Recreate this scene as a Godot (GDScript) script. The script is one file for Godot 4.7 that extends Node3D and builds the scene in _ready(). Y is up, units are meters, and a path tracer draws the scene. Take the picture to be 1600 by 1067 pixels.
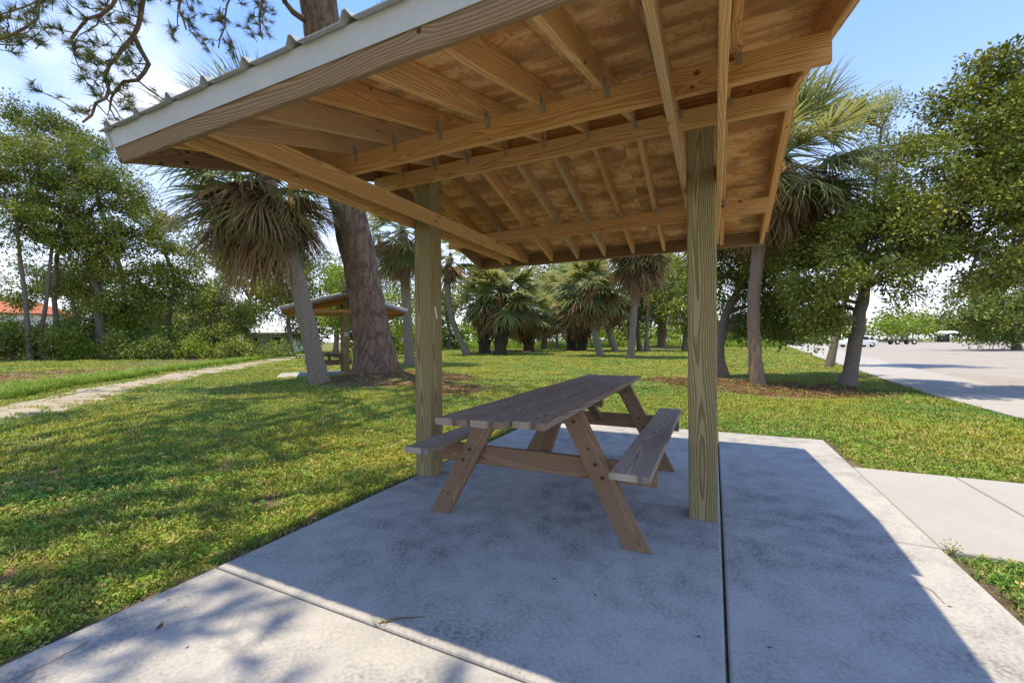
extends Node3D
# A wooden two-post picnic shelter with a picnic table on a concrete pad in a park of palms, pines and oaks.

const F := 663.41
const CAM := Vector3(0, 1.2853, 0)
var cam_basis := Basis.from_euler(Vector3(-0.00211, 0.44424, -0.00709))
var M := {}
var K := {}
var rng := RandomNumberGenerator.new()
var used_names := {}
var t_start := 0

# ---------------------------------------------------------------- helpers: names, points, meshes
func at(px: float, py: float, depth: float) -> Vector3:
	return CAM + cam_basis * (Vector3((px - 800.0) / F, -(py - 533.5) / F, -1.0) * depth)

func gat(px: float, depth: float) -> Vector3:
	var p := at(px, 533.0, depth)
	p.y = 0.0
	return p

func rf(a: float, b: float) -> float:
	return rng.randf_range(a, b)

func numbered(called: String) -> String:
	var n: int = used_names.get(called, 0)
	used_names[called] = n + 1
	return called if n == 0 else "%s_%03d" % [called, n]

func tag(o: Node, label: String, category: String, group := "") -> Node:
	o.set_meta("label", label)
	o.set_meta("category", category)
	if group != "":
		o.set_meta("group", group)
	return o

func thing(called: String, label: String, category: String, pos := Vector3.ZERO, turn := 0.0, group := "") -> Node3D:
	var o := Node3D.new()
	o.name = numbered(called)
	add_child(o)
	o.position = pos
	o.rotation.y = turn
	tag(o, label, category, group)
	return o

func setting(called: String) -> Node3D:
	var o := Node3D.new()
	o.name = numbered(called)
	add_child(o)
	o.set_meta("kind", "structure")
	return o

func part(parent: Node, called: String, mesh: Mesh, mat: Material, xf := Transform3D()) -> MeshInstance3D:
	var o := MeshInstance3D.new()
	o.name = numbered(called) if parent == self else called
	o.mesh = mesh
	o.material_override = mat
	o.transform = xf
	parent.add_child(o, true)
	return o

func copies(parent: Node, called: String, mesh: Mesh, mat: Material, xs: Array, cs: PackedColorArray) -> MultiMeshInstance3D:
	var mm := MultiMesh.new()
	mm.transform_format = MultiMesh.TRANSFORM_3D
	mm.use_colors = true
	mm.mesh = mesh
	mm.instance_count = xs.size()
	for i in xs.size():
		mm.set_instance_transform(i, xs[i])
		mm.set_instance_color(i, cs[i])
	var o := MultiMeshInstance3D.new()
	o.name = numbered(called) if parent == self else called
	o.multimesh = mm
	o.material_override = mat
	parent.add_child(o, true)
	return o

class Geo:
	var v := PackedVector3Array()
	var n := PackedVector3Array()
	var uv := PackedVector2Array()
	var col := PackedColorArray()
	var idx := PackedInt32Array()
	func vert(p: Vector3, nn := Vector3.UP, t := Vector2.ZERO) -> int:
		v.append(p)
		n.append(nn)
		uv.append(t)
		return v.size() - 1
	func tri(a: int, b: int, c: int) -> void:
		idx.append(a)
		idx.append(b)
		idx.append(c)
	# a, b, c, d run round the face counter-clockwise as seen from outside
	func quad(a: Vector3, b: Vector3, c: Vector3, d: Vector3, ta := Vector2(0, 0), tb := Vector2(1, 0), tc := Vector2(1, 1), td := Vector2(0, 1)) -> void:
		var nn := (b - a).cross(c - a).normalized()
		if nn == Vector3.ZERO:
			nn = (c - a).cross(d - a).normalized()
		var i := vert(a, nn, ta)
		vert(b, nn, tb)
		vert(c, nn, tc)
		vert(d, nn, td)
		tri(i, i + 2, i + 1)
		tri(i, i + 3, i + 2)
	func face(pts: Array, uvs := []) -> void:
		var nn := Vector3.ZERO
		for k in range(1, pts.size() - 1):
			nn += (pts[k] - pts[0]).cross(pts[k + 1] - pts[0])
		nn = nn.normalized()
		var i := v.size()
		for k in pts.size():
			vert(pts[k], nn, uvs[k] if uvs.size() else Vector2(pts[k].x + pts[k].y, pts[k].z + pts[k].y))
		for k in range(1, pts.size() - 1):
			tri(i, i + k + 1, i + k)
	func box(lo: Vector3, hi: Vector3) -> void:
		var p := [Vector3(lo.x, lo.y, lo.z), Vector3(hi.x, lo.y, lo.z), Vector3(hi.x, hi.y, lo.z), Vector3(lo.x, hi.y, lo.z), Vector3(lo.x, lo.y, hi.z), Vector3(hi.x, lo.y, hi.z), Vector3(hi.x, hi.y, hi.z), Vector3(lo.x, hi.y, hi.z)]
		for f in [[4, 5, 6, 7], [1, 0, 3, 2], [5, 1, 2, 6], [0, 4, 7, 3], [7, 6, 2, 3], [0, 1, 5, 4]]:
			face([p[f[0]], p[f[1]], p[f[2]], p[f[3]]])
	# a round tapered tube through pts
	func tube(pts: Array, radii: Array, sides := 8, cap := true, wob := 0.0, noise: FastNoiseLite = null, vscale := 1.0) -> void:
		var first := v.size()
		var run := 0.0
		var side := Vector3.ZERO
		for k in pts.size():
			var d: Vector3 = (pts[mini(k + 1, pts.size() - 1)] - pts[maxi(k - 1, 0)]).normalized()
			if side == Vector3.ZERO:
				side = d.cross(Vector3(0.31, 0.2, 0.93)).normalized()
			side = (side - d * side.dot(d)).normalized()
			var other := d.cross(side)
			if k > 0:
				run += pts[k].distance_to(pts[k - 1])
			for s in sides + 1:
				var a := TAU * float(s % sides) / sides
				var dir := side * cos(a) + other * sin(a)
				var r: float = radii[k]
				if noise:
					var q: Vector3 = pts[k] + dir * r
					r *= 1.0 + wob * noise.get_noise_3d(q.x, q.y * 0.45, q.z)
				vert(pts[k] + dir * r, dir, Vector2(float(s) / sides, run * vscale))
		for k in pts.size() - 1:
			for s in sides:
				var a := first + k * (sides + 1) + s
				var b := a + sides + 1
				tri(a, b, a + 1)
				tri(a + 1, b, b + 1)
		if cap:
			for e in [0, pts.size() - 1]:
				var c := vert(pts[e], (pts[1] - pts[0]).normalized() * (-1.0 if e == 0 else 1.0))
				for s in sides:
					var a: int = first + e * (sides + 1) + s
					if e == 0:
						tri(c, a, a + 1)
					else:
						tri(c, a + 1, a)
	func mesh(flat := false) -> ArrayMesh:
		var arr := []
		arr.resize(Mesh.ARRAY_MAX)
		arr[Mesh.ARRAY_VERTEX] = v
		if not flat:
			arr[Mesh.ARRAY_NORMAL] = n
			arr[Mesh.ARRAY_TEX_UV] = uv
		if col.size() == v.size():
			arr[Mesh.ARRAY_COLOR] = col
		arr[Mesh.ARRAY_INDEX] = idx
		var m := ArrayMesh.new()
		m.add_surface_from_arrays(Mesh.PRIMITIVE_TRIANGLES, arr)
		return m

# A sawn timber along +X from 0 to len, centred on y and z, long edges eased; UVs in metres of the 4.096 x 0.256 m wood texture.
func timber(length: float, h: float, w: float, ease := 0.004) -> ArrayMesh:
	var g := Geo.new()
	var y := h / 2
	var z := w / 2
	var e := ease
	var prof := [Vector2(-z + e, -y), Vector2(z - e, -y), Vector2(z, -y + e), Vector2(z, y - e), Vector2(z - e, y), Vector2(-z + e, y), Vector2(-z, y - e), Vector2(-z, -y + e)]
	var uo := rf(0.0, maxf(0.0, 1.0 - length / 4.096))
	var voff := []
	for k in 4:
		voff.append(rf(0.0, maxf(0.01, 1.0 - maxf(h, w) / 0.256)))
	var nseg := 1
	for k in 8:
		var a: Vector2 = prof[k]
		var b: Vector2 = prof[(k + 1) % 8]
		var side: int = (k / 2) % 4
		var v0: float = voff[side]
		var l := (b - a).length() / 0.256
		if k % 2 == 1:
			v0 = voff[side] + (prof[k] - prof[k - 1]).length() / 0.256
		for s in nseg:
			var x0 := length * s / nseg
			var x1 := length * (s + 1) / nseg
			g.quad(Vector3(x0, a.y, a.x), Vector3(x1, a.y, a.x), Vector3(x1, b.y, b.x), Vector3(x0, b.y, b.x), Vector2(uo + x0 / 4.096, v0), Vector2(uo + x1 / 4.096, v0), Vector2(uo + x1 / 4.096, v0 + l), Vector2(uo + x0 / 4.096, v0 + l))
			# outward check
	for end in [0.0, length]:
		var pts := []
		var uvs := []
		for k in 8:
			var q: Vector2 = prof[k] if end > 0.0 else prof[7 - k]
			pts.append(Vector3(end, q.y, q.x))
			uvs.append(Vector2(0.02 + q.y * 0.01, 0.3 + q.x * 0.12))
		pts.reverse()
		uvs.reverse()
		g.face(pts, uvs)
	return g.mesh()

# place a timber from a to b (centre line), with its height along up
func lay(parent: Node, called: String, a: Vector3, b: Vector3, h: float, w: float, mat: Material, up := Vector3.UP, ease := 0.004) -> MeshInstance3D:
	var x := (b - a).normalized()
	var z := x.cross(up).normalized()
	var y := z.cross(x).normalized()
	return part(parent, called, timber(a.distance_to(b), h, w, ease), mat, Transform3D(Basis(x, y, z), a))

# ---------------------------------------------------------------- helpers: textures
func noise(freq: float, oct := 4, sd := 1, kind := FastNoiseLite.TYPE_SIMPLEX_SMOOTH) -> FastNoiseLite:
	var f := FastNoiseLite.new()
	f.noise_type = kind
	f.seed = sd
	f.frequency = freq
	f.fractal_octaves = oct
	f.fractal_type = FastNoiseLite.FRACTAL_FBM if oct > 1 else FastNoiseLite.FRACTAL_NONE
	return f

func lin(r: float, g: float, b: float) -> Color:
	return Color(r, g, b).linear_to_srgb()

func mat(c: Color, rough := 0.85, metal := 0.0) -> StandardMaterial3D:
	var m := StandardMaterial3D.new()
	m.albedo_color = c
	m.roughness = rough
	m.metallic = metal
	m.metallic_specular = 0.3
	return m

func tex(w: int, h: int, data: PackedByteArray) -> ImageTexture:
	return ImageTexture.create_from_image(Image.create_from_data(w, h, false, Image.FORMAT_RGB8, data))

func bump(w: int, h: int, f: PackedFloat32Array, strength: float) -> ImageTexture:
	var d := PackedByteArray()
	d.resize(w * h)
	for i in w * h:
		d[i] = int(clampf(f[i], 0, 1) * 255.0)
	var im := Image.create_from_data(w, h, false, Image.FORMAT_L8, d)
	im.convert(Image.FORMAT_RGBA8)
	im.bump_map_to_normal_map(strength)
	return ImageTexture.create_from_image(im)

# Growth rings as a saw cuts them: 0 early wood, 1 late wood; second channel knots and stain.
func wood_field(w: int, h: int, sd: int, rings: float, knots: int) -> Array:
	var ring := PackedFloat32Array()
	var stain := PackedFloat32Array()
	ring.resize(w * h)
	stain.resize(w * h)
	var n1 := noise(0.55, 2, sd)
	var n2 := noise(6.0, 2, sd + 1)
	var fine := noise(1.0, 2, sd + 2)
	var blot := noise(1.0, 3, sd + 3)
	var r := RandomNumberGenerator.new()
	r.seed = sd
	var ks := []
	for k in knots:
		ks.append(Vector3(r.randf() * 4.096, r.randf() * 0.256, r.randf_range(0.008, 0.017)))
	var sx := 4.096 / w
	var sy := 0.256 / h
	for x in w:
		var u := x * sx
		var y0 := 0.128 + 0.06 * n1.get_noise_1d(u)
		var dep := 0.05 + 0.035 * n1.get_noise_1d(u + 50.0)
		var near := []
		for k in ks:
			if absf(k.x - u) < 0.16:
				near.append(k)
		for y in h:
			var v := y * sy
			var rr := sqrt((v - y0) * (v - y0) + dep * dep) + 0.0018 * n2.get_noise_2d(u * 0.5, v * 6.0)
			var kn := 0.0
			for k in near:
				var dx: float = (u - k.x) * 0.45
				var dy: float = v - k.y
				var d2: float = (dx * dx + dy * dy) / (k.z * k.z)
				rr += k.z * 1.1 * exp(-d2 * 0.22)
				var e2: float = ((u - k.x) * (u - k.x) * 0.6 + dy * dy) / (k.z * k.z)
				kn = maxf(kn, clampf(1.5 - e2 * 1.6, 0, 1))
			var p := fposmod(rr * rings, 1.0)
			var late := smoothstep(0.25, 0.86, p) * (1.0 - smoothstep(0.9, 1.0, p))
			late += 0.22 * fine.get_noise_2d(u * 14.0, v * 420.0)
			ring[y * w + x] = clampf(late, 0, 1)
			stain[y * w + x] = clampf(kn, 0, 1) * 2.0 + 0.5 * blot.get_noise_2d(u * 1.6, v * 9.0)
	return [w, h, ring, stain]

func wood_mat(fld: Array, early: Color, late: Color, grey: Color, grey_amount: float, contrast := 1.0, strength := 2.0, normal_tex: Texture2D = null) -> StandardMaterial3D:
	var w: int = fld[0]
	var h: int = fld[1]
	var ring: PackedFloat32Array = fld[2]
	var stain: PackedFloat32Array = fld[3]
	var d := PackedByteArray()
	d.resize(w * h * 3)
	var knot := late.darkened(0.45)
	for i in w * h:
		var s := stain[i]
		var t := clampf(ring[i] * contrast, 0, 1)
		var c := early.lerp(late, t)
		var kn := clampf((s - 0.55) * 0.75, 0, 0.85)
		var b := clampf(fposmod(s + 2.0, 2.0) if s < 0.0 else s, -1, 1)
		c = c.lerp(grey, clampf(grey_amount * (0.7 + 1.3 * (s if s < 0.55 else 0.0)), 0, 1))
		c = c.lerp(knot, kn)
		d[i * 3] = int(clampf(c.r, 0, 1) * 255.0)
		d[i * 3 + 1] = int(clampf(c.g, 0, 1) * 255.0)
		d[i * 3 + 2] = int(clampf(c.b, 0, 1) * 255.0)
	var m := mat(Color.WHITE, 0.82)
	m.albedo_texture = tex(w, h, d)
	if normal_tex:
		m.normal_enabled = true
		m.normal_texture = normal_tex
		m.normal_scale = strength
	return m

# colour ramp over a noise field, triplanar in world metres
func noise_mat(size_m: float, px: int, layers: Array, ramp: Array, sd: int, rough := 0.95, relief := 0.0) -> StandardMaterial3D:
	var d := PackedByteArray()
	d.resize(px * px * 3)
	var hf := PackedFloat32Array()
	hf.resize(px * px)
	hf.fill(0.5)
	for k in layers.size():
		var l: Array = layers[k]
		var im := noise(l[0] * size_m / px, l[2], sd + k * 7).get_seamless_image(px, px)
		im.convert(Image.FORMAT_L8)
		var by := im.get_data()
		var amp: float = l[1] * 1.25 / 255.0
		for i in px * px:
			hf[i] += (by[i] - 127.5) * amp
	var g := Gradient.new()
	g.offsets = PackedFloat32Array(ramp.map(func(e): return e[0]))
	g.colors = PackedColorArray(ramp.map(func(e): return e[1]))
	var lut := PackedByteArray()
	for i in 256:
		var c := g.sample(i / 255.0)
		lut.append_array([int(c.r * 255.0), int(c.g * 255.0), int(c.b * 255.0)])
	for i in px * px:
		var q := clampi(int(hf[i] * 255.0), 0, 255) * 3
		d[i * 3] = lut[q]
		d[i * 3 + 1] = lut[q + 1]
		d[i * 3 + 2] = lut[q + 2]
	var m := mat(Color.WHITE, rough)
	m.albedo_texture = tex(px, px, d)
	if relief > 0.0:
		m.normal_enabled = true
		m.normal_texture = bump(px, px, hf, relief)
	m.uv1_triplanar = true
	m.uv1_world_triplanar = true
	m.uv1_scale = Vector3.ONE / size_m
	return m

func leaf_mat(c: Color, glow := 0.5, rough := 0.55) -> StandardMaterial3D:
	var m := mat(c, rough)
	m.vertex_color_use_as_albedo = true
	m.backlight_enabled = true
	m.backlight = Color(glow, glow, glow * 0.6)
	m.cull_mode = BaseMaterial3D.CULL_DISABLED
	return m

func materials() -> void:
	var fa := wood_field(2048, 256, 11, 95.0, 7)
	var fb := wood_field(1024, 128, 29, 80.0, 5)
	var fc := wood_field(1024, 256, 47, 120.0, 4)
	var nc := bump(1024, 256, fc[2], 3.0)
	var na := bump(2048, 256, fa[2], 3.0)
	var nb := bump(1024, 128, fb[2], 3.0)
	# treated pine that has stayed dry: honey brown, with a few boards paler or redder
	M.roof_wood = []
	M.roof_wood.append(wood_mat(fa, lin(0.73, 0.42, 0.165), lin(0.46, 0.225, 0.074), lin(0.42, 0.25, 0.115), 0.22, 0.75, 0.5, na))
	M.roof_wood.append(wood_mat(fb, lin(0.76, 0.46, 0.19), lin(0.50, 0.26, 0.09), lin(0.45, 0.29, 0.15), 0.22, 0.75, 0.5, nb))
	M.roof_wood.append(wood_mat(fa, lin(0.68, 0.365, 0.13), lin(0.42, 0.19, 0.06), lin(0.35, 0.22, 0.11), 0.28, 0.75, 0.5, na))
	M.roof_wood.append(wood_mat(fb, lin(0.52, 0.29, 0.11), lin(0.27, 0.125, 0.042), lin(0.25, 0.155, 0.08), 0.35, 0.9, 0.5, nb))
	M.roof_wood.append(wood_mat(fc, lin(0.66, 0.42, 0.20), lin(0.40, 0.23, 0.10), lin(0.33, 0.25, 0.17), 0.4, 0.8, 0.5, nc))
	M.fascia = wood_mat(fa, lin(0.33, 0.21, 0.11), lin(0.15, 0.087, 0.046), lin(0.24, 0.18, 0.13), 0.3, 0.85, 0.7, na)
	M.post = wood_mat(fb, lin(0.36, 0.285, 0.135), lin(0.15, 0.105, 0.042), lin(0.26, 0.235, 0.13), 0.3, 0.9, 0.6, nb)
	M.table_top = wood_mat(fa, lin(0.33, 0.265, 0.205), lin(0.13, 0.097, 0.076), lin(0.24, 0.165, 0.11), 0.55, 0.9, 1.4, na)
	M.table_leg = wood_mat(fa, lin(0.275, 0.165, 0.09), lin(0.15, 0.085, 0.046), lin(0.21, 0.155, 0.112), 0.4, 0.7, 0.8, na)
	M.table_seat = wood_mat(fc, lin(0.40, 0.335, 0.27), lin(0.18, 0.145, 0.118), lin(0.28, 0.225, 0.175), 0.45, 0.9, 1.2, nc)
	# rotary-cut plywood: broad flame figure
	var pw := 1024
	var ph := 512
	var n1 := noise(0.006, 3, 5)
	var n2 := noise(0.02, 3, 6)
	var n3 := noise(0.004, 3, 8)
	var d := PackedByteArray()
	d.resize(pw * ph * 3)
	var pale := lin(0.76, 0.47, 0.20)
	var dark := lin(0.46, 0.215, 0.068)
	var old := lin(0.28, 0.165, 0.075)
	for y in ph:
		for x in pw:
			var r := fposmod(n1.get_noise_2d(x * 0.35, y * 1.3) * 7.0 + y * 0.011 + 0.05 * n2.get_noise_2d(x * 2.0, y * 7.0), 1.0)
			var t := smoothstep(0.1, 0.8, r) * (1.0 - smoothstep(0.85, 1.0, r))
			t = clampf(t * 0.65 + 1.25 * n3.get_noise_2d(x * 0.8, y * 2.0) + 0.25 + 0.28 * n2.get_noise_2d(x * 0.5, y * 9.0), 0, 1)
			var c := pale.lerp(dark, t).lerp(old, clampf(n3.get_noise_2d(x + 900.0, y * 1.5) * 1.6 - 0.1, 0, 0.6))
			var i := (y * pw + x) * 3
			d[i] = int(c.r * 255.0)
			d[i + 1] = int(c.g * 255.0)
			d[i + 2] = int(c.b * 255.0)
	M.ply = mat(Color.WHITE, 0.8)
	M.ply.albedo_texture = tex(pw, ph, d)
	M.galv = mat(lin(0.36, 0.34, 0.30), 0.6, 0.4)
	M.drip = noise_mat(1.2, 256, [[3.0, 0.35, 3], [20.0, 0.2, 2]], [[0.0, lin(0.26, 0.255, 0.24)], [0.3, lin(0.43, 0.43, 0.42)], [1.0, lin(0.52, 0.52, 0.515)]], 3, 0.45)
	M.metal_roof = noise_mat(2.0, 256, [[2.0, 0.3, 3], [12.0, 0.2, 2]], [[0.0, lin(0.30, 0.31, 0.31)], [1.0, lin(0.48, 0.49, 0.50)]], 4, 0.45)
	M.nail = mat(lin(0.6, 0.58, 0.52), 0.5, 0.3)
	# concrete: broom-finished, mottled, speckled with mildew
	M.slab = noise_mat(3.1, 1024, [[0.6, 0.30, 5], [4.0, 0.32, 5], [38.0, 0.38, 3]], [[0.0, lin(0.095, 0.097, 0.095)], [0.2, lin(0.185, 0.185, 0.178)], [0.38, lin(0.295, 0.29, 0.278)], [0.6, lin(0.365, 0.356, 0.338)], [1.0, lin(0.44, 0.428, 0.407)]], 21, 0.9, 0.35)
	M.slab_new = noise_mat(2.7, 512, [[0.8, 0.18, 4], [9.0, 0.14, 3], [60.0, 0.18, 2]], [[0.0, lin(0.210, 0.203, 0.194)], [0.3, lin(0.310, 0.302, 0.288)], [0.6, lin(0.350, 0.340, 0.327)], [1.0, lin(0.394, 0.385, 0.372)]], 23, 0.9, 0.8)
	M.road = noise_mat(9.0, 512, [[0.25, 0.32, 4], [3.0, 0.25, 4], [25.0, 0.2, 2]], [[0.0, lin(0.19, 0.178, 0.163)], [0.4, lin(0.285, 0.262, 0.238)], [0.7, lin(0.325, 0.302, 0.276)], [1.0, lin(0.36, 0.345, 0.325)]], 25, 0.95)
	M.soil = noise_mat(1.7, 512, [[2.0, 0.3, 4], [14.0, 0.3, 3], [60.0, 0.25, 2]], [[0.0, lin(0.035, 0.025, 0.016)], [0.45, lin(0.10, 0.075, 0.05)], [0.75, lin(0.17, 0.13, 0.09)], [1.0, lin(0.26, 0.20, 0.14)]], 31, 0.98, 2.0)
	M.litter = noise_mat(1.3, 512, [[3.0, 0.25, 4], [22.0, 0.35, 3], [80.0, 0.3, 2]], [[0.0, lin(0.05, 0.03, 0.02)], [0.4, lin(0.15, 0.09, 0.055)], [0.7, lin(0.26, 0.17, 0.105)], [1.0, lin(0.36, 0.26, 0.18)]], 33, 0.98, 2.5)
	M.sand = noise_mat(2.9, 512, [[1.0, 0.3, 4], [9.0, 0.25, 3], [60.0, 0.22, 2]], [[0.0, lin(0.144, 0.115, 0.079)], [0.4, lin(0.288, 0.252, 0.194)], [1.0, lin(0.403, 0.367, 0.302)]], 35, 0.98, 1.5)
	M.turf = noise_mat(3.3, 1024, [[0.5, 0.2, 4], [9.0, 0.45, 4], [45.0, 0.35, 3]], [[0.0, lin(0.03, 0.03, 0.01)], [0.3, lin(0.075, 0.085, 0.022)], [0.5, lin(0.13, 0.15, 0.035)], [0.7, lin(0.20, 0.185, 0.07)], [1.0, lin(0.28, 0.22, 0.13)]], 41, 0.95, 2.5)
	# bark
	M.oak_bark = bark(512, lin(0.085, 0.07, 0.055), lin(0.27, 0.23, 0.185), 51, Vector3(1.1, 0.6, 1.1), 4.0)
	M.pine_bark = bark(512, lin(0.075, 0.05, 0.036), lin(0.33, 0.22, 0.155), 53, Vector3(0.5, 0.26, 0.5), 7.0, true)
	M.palm_bark = bark(256, lin(0.10, 0.078, 0.056), lin(0.40, 0.335, 0.265), 55, Vector3(1.4, 2.4, 1.4), 4.0)
	M.palm_bark_red = bark(256, lin(0.15, 0.10, 0.065), lin(0.32, 0.23, 0.155), 57, Vector3(0.8, 2.6, 0.8), 3.0)
	M.boots = bark(256, lin(0.03, 0.024, 0.017), lin(0.13, 0.10, 0.07), 58, Vector3(1.2, 1.6, 1.2), 4.0)
	# leaves
	M.oak_leaf = leaf_mat(lin(0.215, 0.25, 0.046), 0.5)
	M.bay_leaf = leaf_mat(lin(0.16, 0.21, 0.042), 0.5)
	M.bright_leaf = leaf_mat(lin(0.20, 0.285, 0.035), 0.8)
	M.needle = leaf_mat(lin(0.155, 0.18, 0.06), 0.5)
	M.frond = [leaf_mat(lin(0.088, 0.120, 0.035), 0.5, 0.45), leaf_mat(lin(0.145, 0.175, 0.058), 0.6, 0.45), leaf_mat(lin(0.23, 0.21, 0.078), 0.6, 0.5)]
	M.dead_frond = [leaf_mat(lin(0.205, 0.118, 0.057), 0.3, 0.8), leaf_mat(lin(0.125, 0.072, 0.036), 0.3, 0.8), leaf_mat(lin(0.285, 0.18, 0.092), 0.3, 0.8)]
	M.grass = leaf_mat(lin(0.23, 0.29, 0.05), 0.5, 0.5)
	M.tall_grass = leaf_mat(lin(0.19, 0.295, 0.04), 0.7, 0.5)
	M.rust = mat(lin(0.10, 0.065, 0.045), 0.8)
	M.twig = mat(lin(0.12, 0.085, 0.055), 0.9)

func bark(px: int, dark: Color, pale: Color, sd: int, scale: Vector3, relief: float, plates := false) -> StandardMaterial3D:
	var f1 := noise(0.02, 1, sd, FastNoiseLite.TYPE_CELLULAR)
	f1.cellular_return_type = FastNoiseLite.RETURN_DISTANCE2_SUB
	var f2 := noise(0.03, 4, sd + 1)
	var f3 := noise(0.15, 2, sd + 2)
	var d := PackedByteArray()
	d.resize(px * px * 3)
	var hf := PackedFloat32Array()
	hf.resize(px * px)
	for y in px:
		for x in px:
			var val := 0.0
			var mx := clampf((x - px * 0.85) / (px * 0.15), 0, 1)
			var my := clampf((y - px * 0.85) / (px * 0.15), 0, 1)
			for k in 4:
				var wx := (1.0 - mx) if k % 2 == 0 else mx
				var wy := (1.0 - my) if k < 2 else my
				if wx * wy <= 0.0:
					continue
				var sx := x - (px if k % 2 else 0)
				var sy := y - (px if k >= 2 else 0)
				var q := 0.5 + 0.45 * f2.get_noise_2d(sx, sy) + 0.3 * f3.get_noise_2d(sx, sy)
				if plates:
					var e := f1.get_noise_2d(sx + 14.0 * f2.get_noise_2d(sx + 300.0, sy), sy * 0.55 + 9.0 * f2.get_noise_2d(sx, sy + 500.0)) + 1.0
					q = q * 0.55 + 0.5 * smoothstep(0.02, 0.32, e) - 0.1
				val += q * wx * wy
			var c := dark.lerp(pale, clampf(val, 0, 1))
			hf[y * px + x] = val
			var i := (y * px + x) * 3
			d[i] = int(c.r * 255.0)
			d[i + 1] = int(c.g * 255.0)
			d[i + 2] = int(c.b * 255.0)
	var m := mat(Color.WHITE, 0.95)
	m.albedo_texture = tex(px, px, d)
	m.normal_enabled = true
	m.normal_texture = bump(px, px, hf, relief)
	m.uv1_triplanar = true
	m.uv1_scale = scale
	return m

# ---------------------------------------------------------------- the ground
var mounds := [[Vector2(-9.9, -11.4), 2.3, 0.20], [Vector2(-8.3, -10.0), 3.0, 0.10], [Vector2(0.9, -12.9), 1.6, 0.10], [Vector2(3.2, -13.8), 1.2, 0.06], [Vector2(-21.0, -41.0), 6.0, 0.25], [Vector2(-7.8, -68.0), 5.0, 0.6], [Vector2(-1.0, -13.6), 1.5, 0.12]]
var gnoise := noise(0.25, 3, 77)
var worn_spots := []

func gh(x: float, z: float) -> float:
	var y := -0.034
	for m in mounds:
		var d: float = Vector2(x, z).distance_to(m[0]) / m[1]
		y += m[2] * exp(-d * d)
	# the ground dips and rises a little away from the pad
	var away := clampf((Vector2(x + 0.6, z + 3.0).length() - 4.5) / 6.0, 0, 1)
	if x > 3.6:
		away *= clampf((x - 3.6) / -1.0 + 1.0, 0, 1)
	return y + 0.045 * away * gnoise.get_noise_2d(x, z)

func on_ground(p: Vector3) -> Vector3:
	return Vector3(p.x, gh(p.x, p.z), p.z)

var path_pts := [[Vector2(-8.0, 1.2), 0.75], [Vector2(-12.0, -3.1), 0.75], [Vector2(-16.2, -6.4), 0.85], [Vector2(-20.3, -10.6), 1.0], [Vector2(-26.1, -17.2), 1.1], [Vector2(-31.0, -23.0), 1.2], [Vector2(-40.0, -33.0), 1.3]]
var walk_pts := [[-12.0, 4.4, 6.6], [-9.9, 4.4, 6.6], [-13.8, 4.5, 6.6], [-20.2, 5.15, 7.2], [-30.0, 6.0, 8.5], [-53.3, 8.2, 11.8], [-100.0, 13.0, 19.0], [-155.0, 18.0, 27.0]]

func walk_edge(z: float, k: int) -> float:
	if z >= -9.9:
		return [4.4, 6.6][k - 1]
	for i in range(1, walk_pts.size() - 1):
		if z <= walk_pts[i][0] and z >= walk_pts[i + 1][0]:
			return lerpf(walk_pts[i][k], walk_pts[i + 1][k], (z - walk_pts[i][0]) / (walk_pts[i + 1][0] - walk_pts[i][0]))
	return walk_pts[-1][k] + (walk_pts[-1][0] - z) * 0.12

func path_dist(x: float, z: float) -> float:
	var best := 99.0
	var p := Vector2(x, z)
	for i in path_pts.size() - 1:
		var a: Vector2 = path_pts[i][0]
		var b: Vector2 = path_pts[i + 1][0]
		var t := clampf((p - a).dot(b - a) / (b - a).length_squared(), 0, 1)
		best = minf(best, p.distance_to(a.lerp(b, t)) - lerpf(path_pts[i][1], path_pts[i + 1][1], t))
	return best

func paved(x: float, z: float, grow := 0.0) -> bool:
	if x > -2.589 - grow and x < 1.248 + grow and z > -6.551 - grow and z < 3.0:
		return true
	if x > 1.2 and z < -3.45 + grow and z > -5.30 - grow:
		return true
	return x > walk_edge(z, 1) - grow

func pad(parent: Node, called: String, x0: float, x1: float, z0: float, z1: float, mat_: Material, top := 0.0) -> void:
	# a cast slab with rounded arrises
	var g := Geo.new()
	var r := 0.012
	var y0 := -0.12
	var o := [Vector2(x0, z1), Vector2(x1, z1), Vector2(x1, z0), Vector2(x0, z0)]
	var c := Vector2((x0 + x1) / 2, (z0 + z1) / 2)
	var ring := func(inset: float) -> Array:
		return o.map(func(p): return Vector2(p.x + signf(c.x - p.x) * inset, p.y + signf(c.y - p.y) * inset))
	var levels := [[0.0, y0], [0.0, top - r], [r * 0.35, top - r * 0.35], [r, top]]
	for k in 3:
		var a: Array = ring.call(levels[k][0])
		var b: Array = ring.call(levels[k + 1][0])
		for s in 4:
			var q := (s + 1) % 4
			g.quad(Vector3(a[s].x, levels[k][1], a[s].y), Vector3(a[q].x, levels[k][1], a[q].y), Vector3(b[q].x, levels[k + 1][1], b[q].y), Vector3(b[s].x, levels[k + 1][1], b[s].y))
	var t: Array = ring.call(r)
	g.face(t.map(func(p): return Vector3(p.x, top, p.y)))
	part(parent, called, g.mesh(), mat_)

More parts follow.
